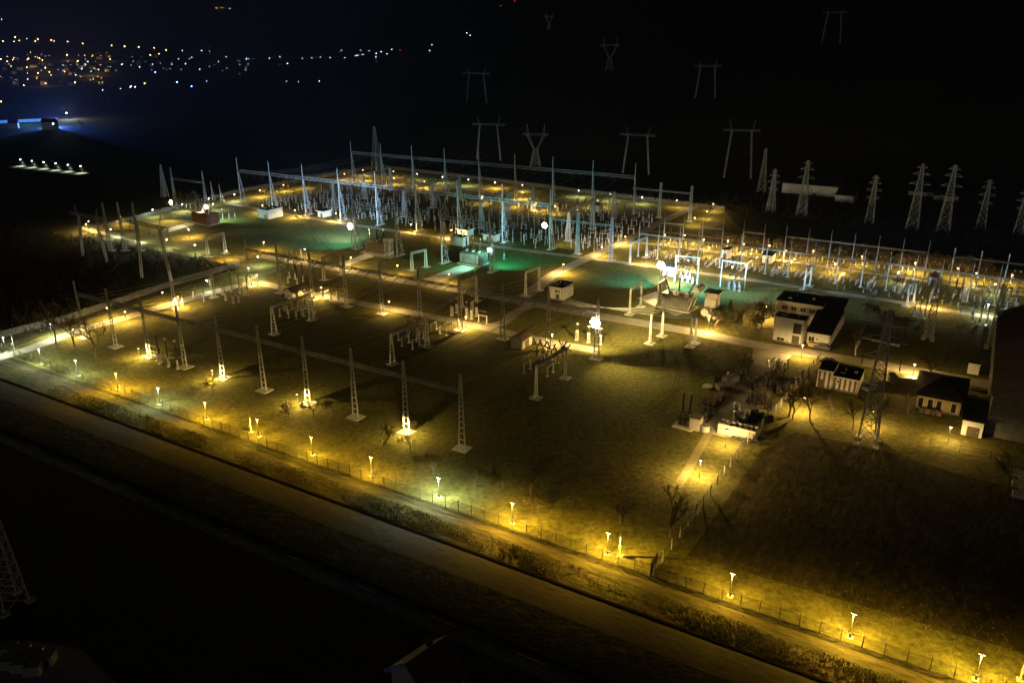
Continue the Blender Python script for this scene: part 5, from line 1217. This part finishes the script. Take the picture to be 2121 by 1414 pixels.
# ------------------------------------------------------------------ the town and the lights beyond
bulbm = {k: MB().rev([(.02,-.55),(.4,-.4),(.6,0),(.4,.4),(.02,.55)], n=8).mesh('bulb_globe', M['far_' + k]) for k in 'ywbr'}
fpole = MB().rev([(.12,0),(.07,6.5)], n=4).mesh('pole', M['dark'])
def farlamp(k, x, y, lab, group, sc=1.0, pole=True):
    p = T(x, y); g = max(.5, min(2.7, p.length / 1800)) * sc; p = T(x, y + 6.5 * F / p.length * .9)
    t = thing('street_lamp' if k != 'r' else 'beacon', lab, 'lamp' if k != 'r' else 'beacon', p, 0, group); ob('pole', fpole, t); ob('bulb_globe', bulbm[k], t, (0, 0, 7), 0, g); return p
vy = [(7,87),(32,79),(41,86),(74,87),(79,83),(107,85),(113,87),(141,88),(172,92),(232,96),(259,98),(288,99),(320,101),(345,105),(312,116),(330,113),(3,125),(16,130),(60,124),(83,123),(89,127),(57,142),(95,143),(80,154),(104,152),(135,151),(162,129),(140,116),(229,125),(96,176),(51,180),(157,174),(301,176),(5,215),(448,18),(460,17)]
for x, y in vy: farlamp('y', x, y, 'tiny orange street lamp of the distant town on the left horizon', 'orange lamps of the distant town', rnd.uniform(.85, 1.2))
vw = [(4,42),(30,88),(57,82),(179,137),(171,145),(190,150),(158,158),(175,162),(35,169),(59,167),(205,147),(183,130),(255,135),(290,141),(317,135),(357,135),(385,134),(253,136),(378,106),(418,106),(434,108),(397,120),(469,119),(453,129),(370,124),(515,123),(558,122),(580,119),(596,133),(627,122),(646,121),(664,120),(684,121),(214,190),(251,187),(271,184),(594,171),(619,172),(662,171),(429,171),(414,146),(476,19),(747,107),(765,108),(737,118),(741,117),(780,114),(790,110),(812,106),(779,121),(752,116),(715,122),(802,115),(895,97),(967,73),(974,78),(890,109),(708,106)]
for x, y in vw: farlamp('w', x, y, 'tiny white street lamp scattered along the dark horizon', 'white lamps on the horizon', rnd.uniform(.6, .95))
for _ in range(46): farlamp('y', rnd.uniform(0, 230), rnd.uniform(108, 178), 'faint orange window light among the houses of the distant town', 'faint orange lights of the distant town', rnd.uniform(.3, .55))
for _ in range(40): farlamp('w', rnd.uniform(60, 560), rnd.uniform(116, 150), 'faint white window light among the houses of the distant town', 'faint white lights of the distant town', rnd.uniform(.3, .5))
for x, y in ((323,152),(281,183),(273,182),(368,173),(398,182),(511,123)): farlamp('b', x, y, 'tiny deep blue light beyond the distant town', 'blue lights beyond the town', 1.0)
for x, y, l in ((1037,17,'lower red beacon light on the black mountain'), (1066,7,'upper red beacon light on the black mountain'), (829,108,'small red light at the end of the horizon lamps')): farlamp('r', x, y, l, None, .8)
hm = []
for i in range(3):
    a, b, h = 8 + i * 2, 9, 5 + i
    hm.append((MB().box(-a/2,a/2,-b/2,b/2,-2,h).mesh('wall', M['wall']), MB().quad8([(-a/2-.5,-b/2-.5,h+.02),(a/2+.5,-b/2-.5,h+.02),(a/2+.5,b/2+.5,h+.02),(-a/2-.5,b/2+.5,h+.02),(-a/2-.5,-.1,h+3.5),(a/2+.5,-.1,h+3.5),(a/2+.5,.1,h+3.5),(-a/2-.5,.1,h+3.5)]).mesh('roof', M['redroof'])))
for i in range(34):
    x = rnd.choice((rnd.uniform(0, 210), rnd.uniform(40, 330))); y = rnd.uniform(112, 180) if x < 215 else rnd.uniform(116, 150)
    t = thing('town_house', 'small gabled house of the distant lamp-lit town', 'house', T(x, y), rnd.uniform(0, 3), 'houses of the distant town'); m = hm[i % 3]; ob('wall', m[0], t); ob('roof', m[1], t)
def pool(x, y, z, c_, e, r=1.0):
    l = bpy.data.lights.new('town_lamp_and_fill', 'POINT'); l.color = c_; l.energy = e; l.shadow_soft_size = r; o = ob('town_lamp_and_fill', l, None, T(x, y) + Vector((0, 0, z))); return o
for x, y, e in ((142,125,.9),(60,142,.5),(95,146,.5),(190,157,1.6),(80,157,.5),(135,152,.5),(229,127,.4),(96,178,.6),(205,150,.5)): pool(x, y, 14, (1,.66,.25), e * 20 * K)
# blue-lit works beyond the wasteland
t = thing('works_wall', 'long teal-lit pale wall in front of the dark trees on the left', 'wall', T(0, 252), 0)
a, b = T(-20, 257), T(120, 250); L = (b - a).length; t.location = a; t.rotation_euler = (0, 0, math.atan2((b-a).y, (b-a).x)); MB().box(0,L,-.2,.2,-1,3).build('panel', M['white'], t); mb = MB()
for i in range(int(L/6)): mb.box(i*6,i*6+.4,-.35,-.21,-1,3.3)
mb.build('buttress', M['slab'], t)
p = T(105, 268); t = thing('works_house', 'white house front washed by a deep blue light', 'house', p, .1); ob('wall', hm[2][0], t); ob('roof', hm[2][1], t)
p = T(30, 266); t = thing('works_house', 'small dark gabled house before the teal-lit wall', 'house', p, .4); ob('wall', hm[0][0], t); ob('roof', hm[0][1], t)
farlamp('b', 113, 262, 'strong deep blue lamp before the white house front', None, 2.2); farlamp('w', 140, 239, 'bright cold lamp within the white-lit tree', None, 2.0)
plant('bare_tree', 'tree', TM[1], T(146, 252), 1.7, 'bare tree lit white by the cold lamp', z=0); plant('bare_tree', 'tree', TM[2], T(170, 266), 1.2, 'dim bare tree rightwards of the blue-washed house')
pool(112, 264, 6, (.06,.17,1), 320*K); pool(55, 259, 9, (.1,.6,1), 18*K); pool(141, 248, 9, (.8,.92,1), 60*K); pool(0, 225, 60, (.03,.14,1), 80*K, 6)  # the last, high blue light is an added fill for the night glow
# shed front with white lamps, wall coloured near-black to stay hidden in the dark
a, b = T(44, 343), T(176, 358); L = (b - a).length; t = thing('long_shed', 'dark long shed whose front carries six cold white lamps', 'shed', a, math.atan2((b-a).y, (b-a).x)); MB().box(-1,L-2,0,9,0,5.2).build('wall', M['shade_black'], t); MB().box(-1.4,L-1.6,-.3,9.3,5.21,5.5).build('roof', M['roof'], t)
for i in range(6):
    x = L * (i + .12) / 5.3; s_ = MB(); s_.bar((0,0,4.4),(0,-.7,4.5),.1); s_.box(-.4,.4,-1.0,-.4,4.45,4.6)
    q = a + (b - a) * (x / L); tt = thing('wall_lamp', '%s cold white wall lamp from the left on the long dark shed' % NTH[i], 'lamp', q, t.rotation_euler.z, 'six cold wall lamps')
    s_.build('bracket', M['dark'], tt); MB().rev([(.02,4.0),(.45,4.1),(.5,4.35),(.02,4.4)], (0, -.75), 8).build('bulb_globe', M['far_w'], tt)
    o = spot('shed_beam', q + Vector((0, -1.0, 4.1)), q + Vector((0, -2.2, 0)), (.75,.95,1), 30*K, 110)
# wall lamps of the office block
for lab, x, y, k, e, zz in (('orange wall lamp beside the leafy brown tree', 1585, 652, 'y', 9, 4), ('small cold lamp under the rear block roof edge', 1636, 660, 'w', 1.5, 5)):
    p = P(x, y + 10); t = thing('wall_lamp', lab, 'lamp', p, S); MB().rev([(.07,0),(.05,zz)]).build('pole', M['steel'], t); MB().rev([(.02,zz),(.22,zz+.1),(.25,zz+.4),(.02,zz+.5)], n=8).build('lantern', M['glow_' + k], t)
    l = bpy.data.lights.new('bulb', 'POINT'); l.color = (1,.62,.25) if k == 'y' else (.7,.85,1); l.energy = e * K; l.shadow_soft_size = .3; ob('bulb', l, t, (0, -.6, zz + .2))
print('fence posts', FC, 'pylons', PH, TW)
# ------------------------------------------------------------------ a trace of night haze that lets the floodlights glow
hz = bpy.data.materials.new('night_haze'); hz.use_nodes = True; nt = hz.node_tree; nt.nodes.remove(nt.nodes['Principled BSDF'])
pv = nt.nodes.new('ShaderNodeVolumePrincipled'); pv.inputs['Color'].default_value = (.9, .92, 1, 1); pv.inputs['Density'].default_value = .0001
nt.links.new(pv.outputs[0], nt.nodes['Material Output'].inputs['Volume'])
struct(MB().box(-7600, 7600, -300, 9100, -3, 980).build('haze', hz), 'stuff')
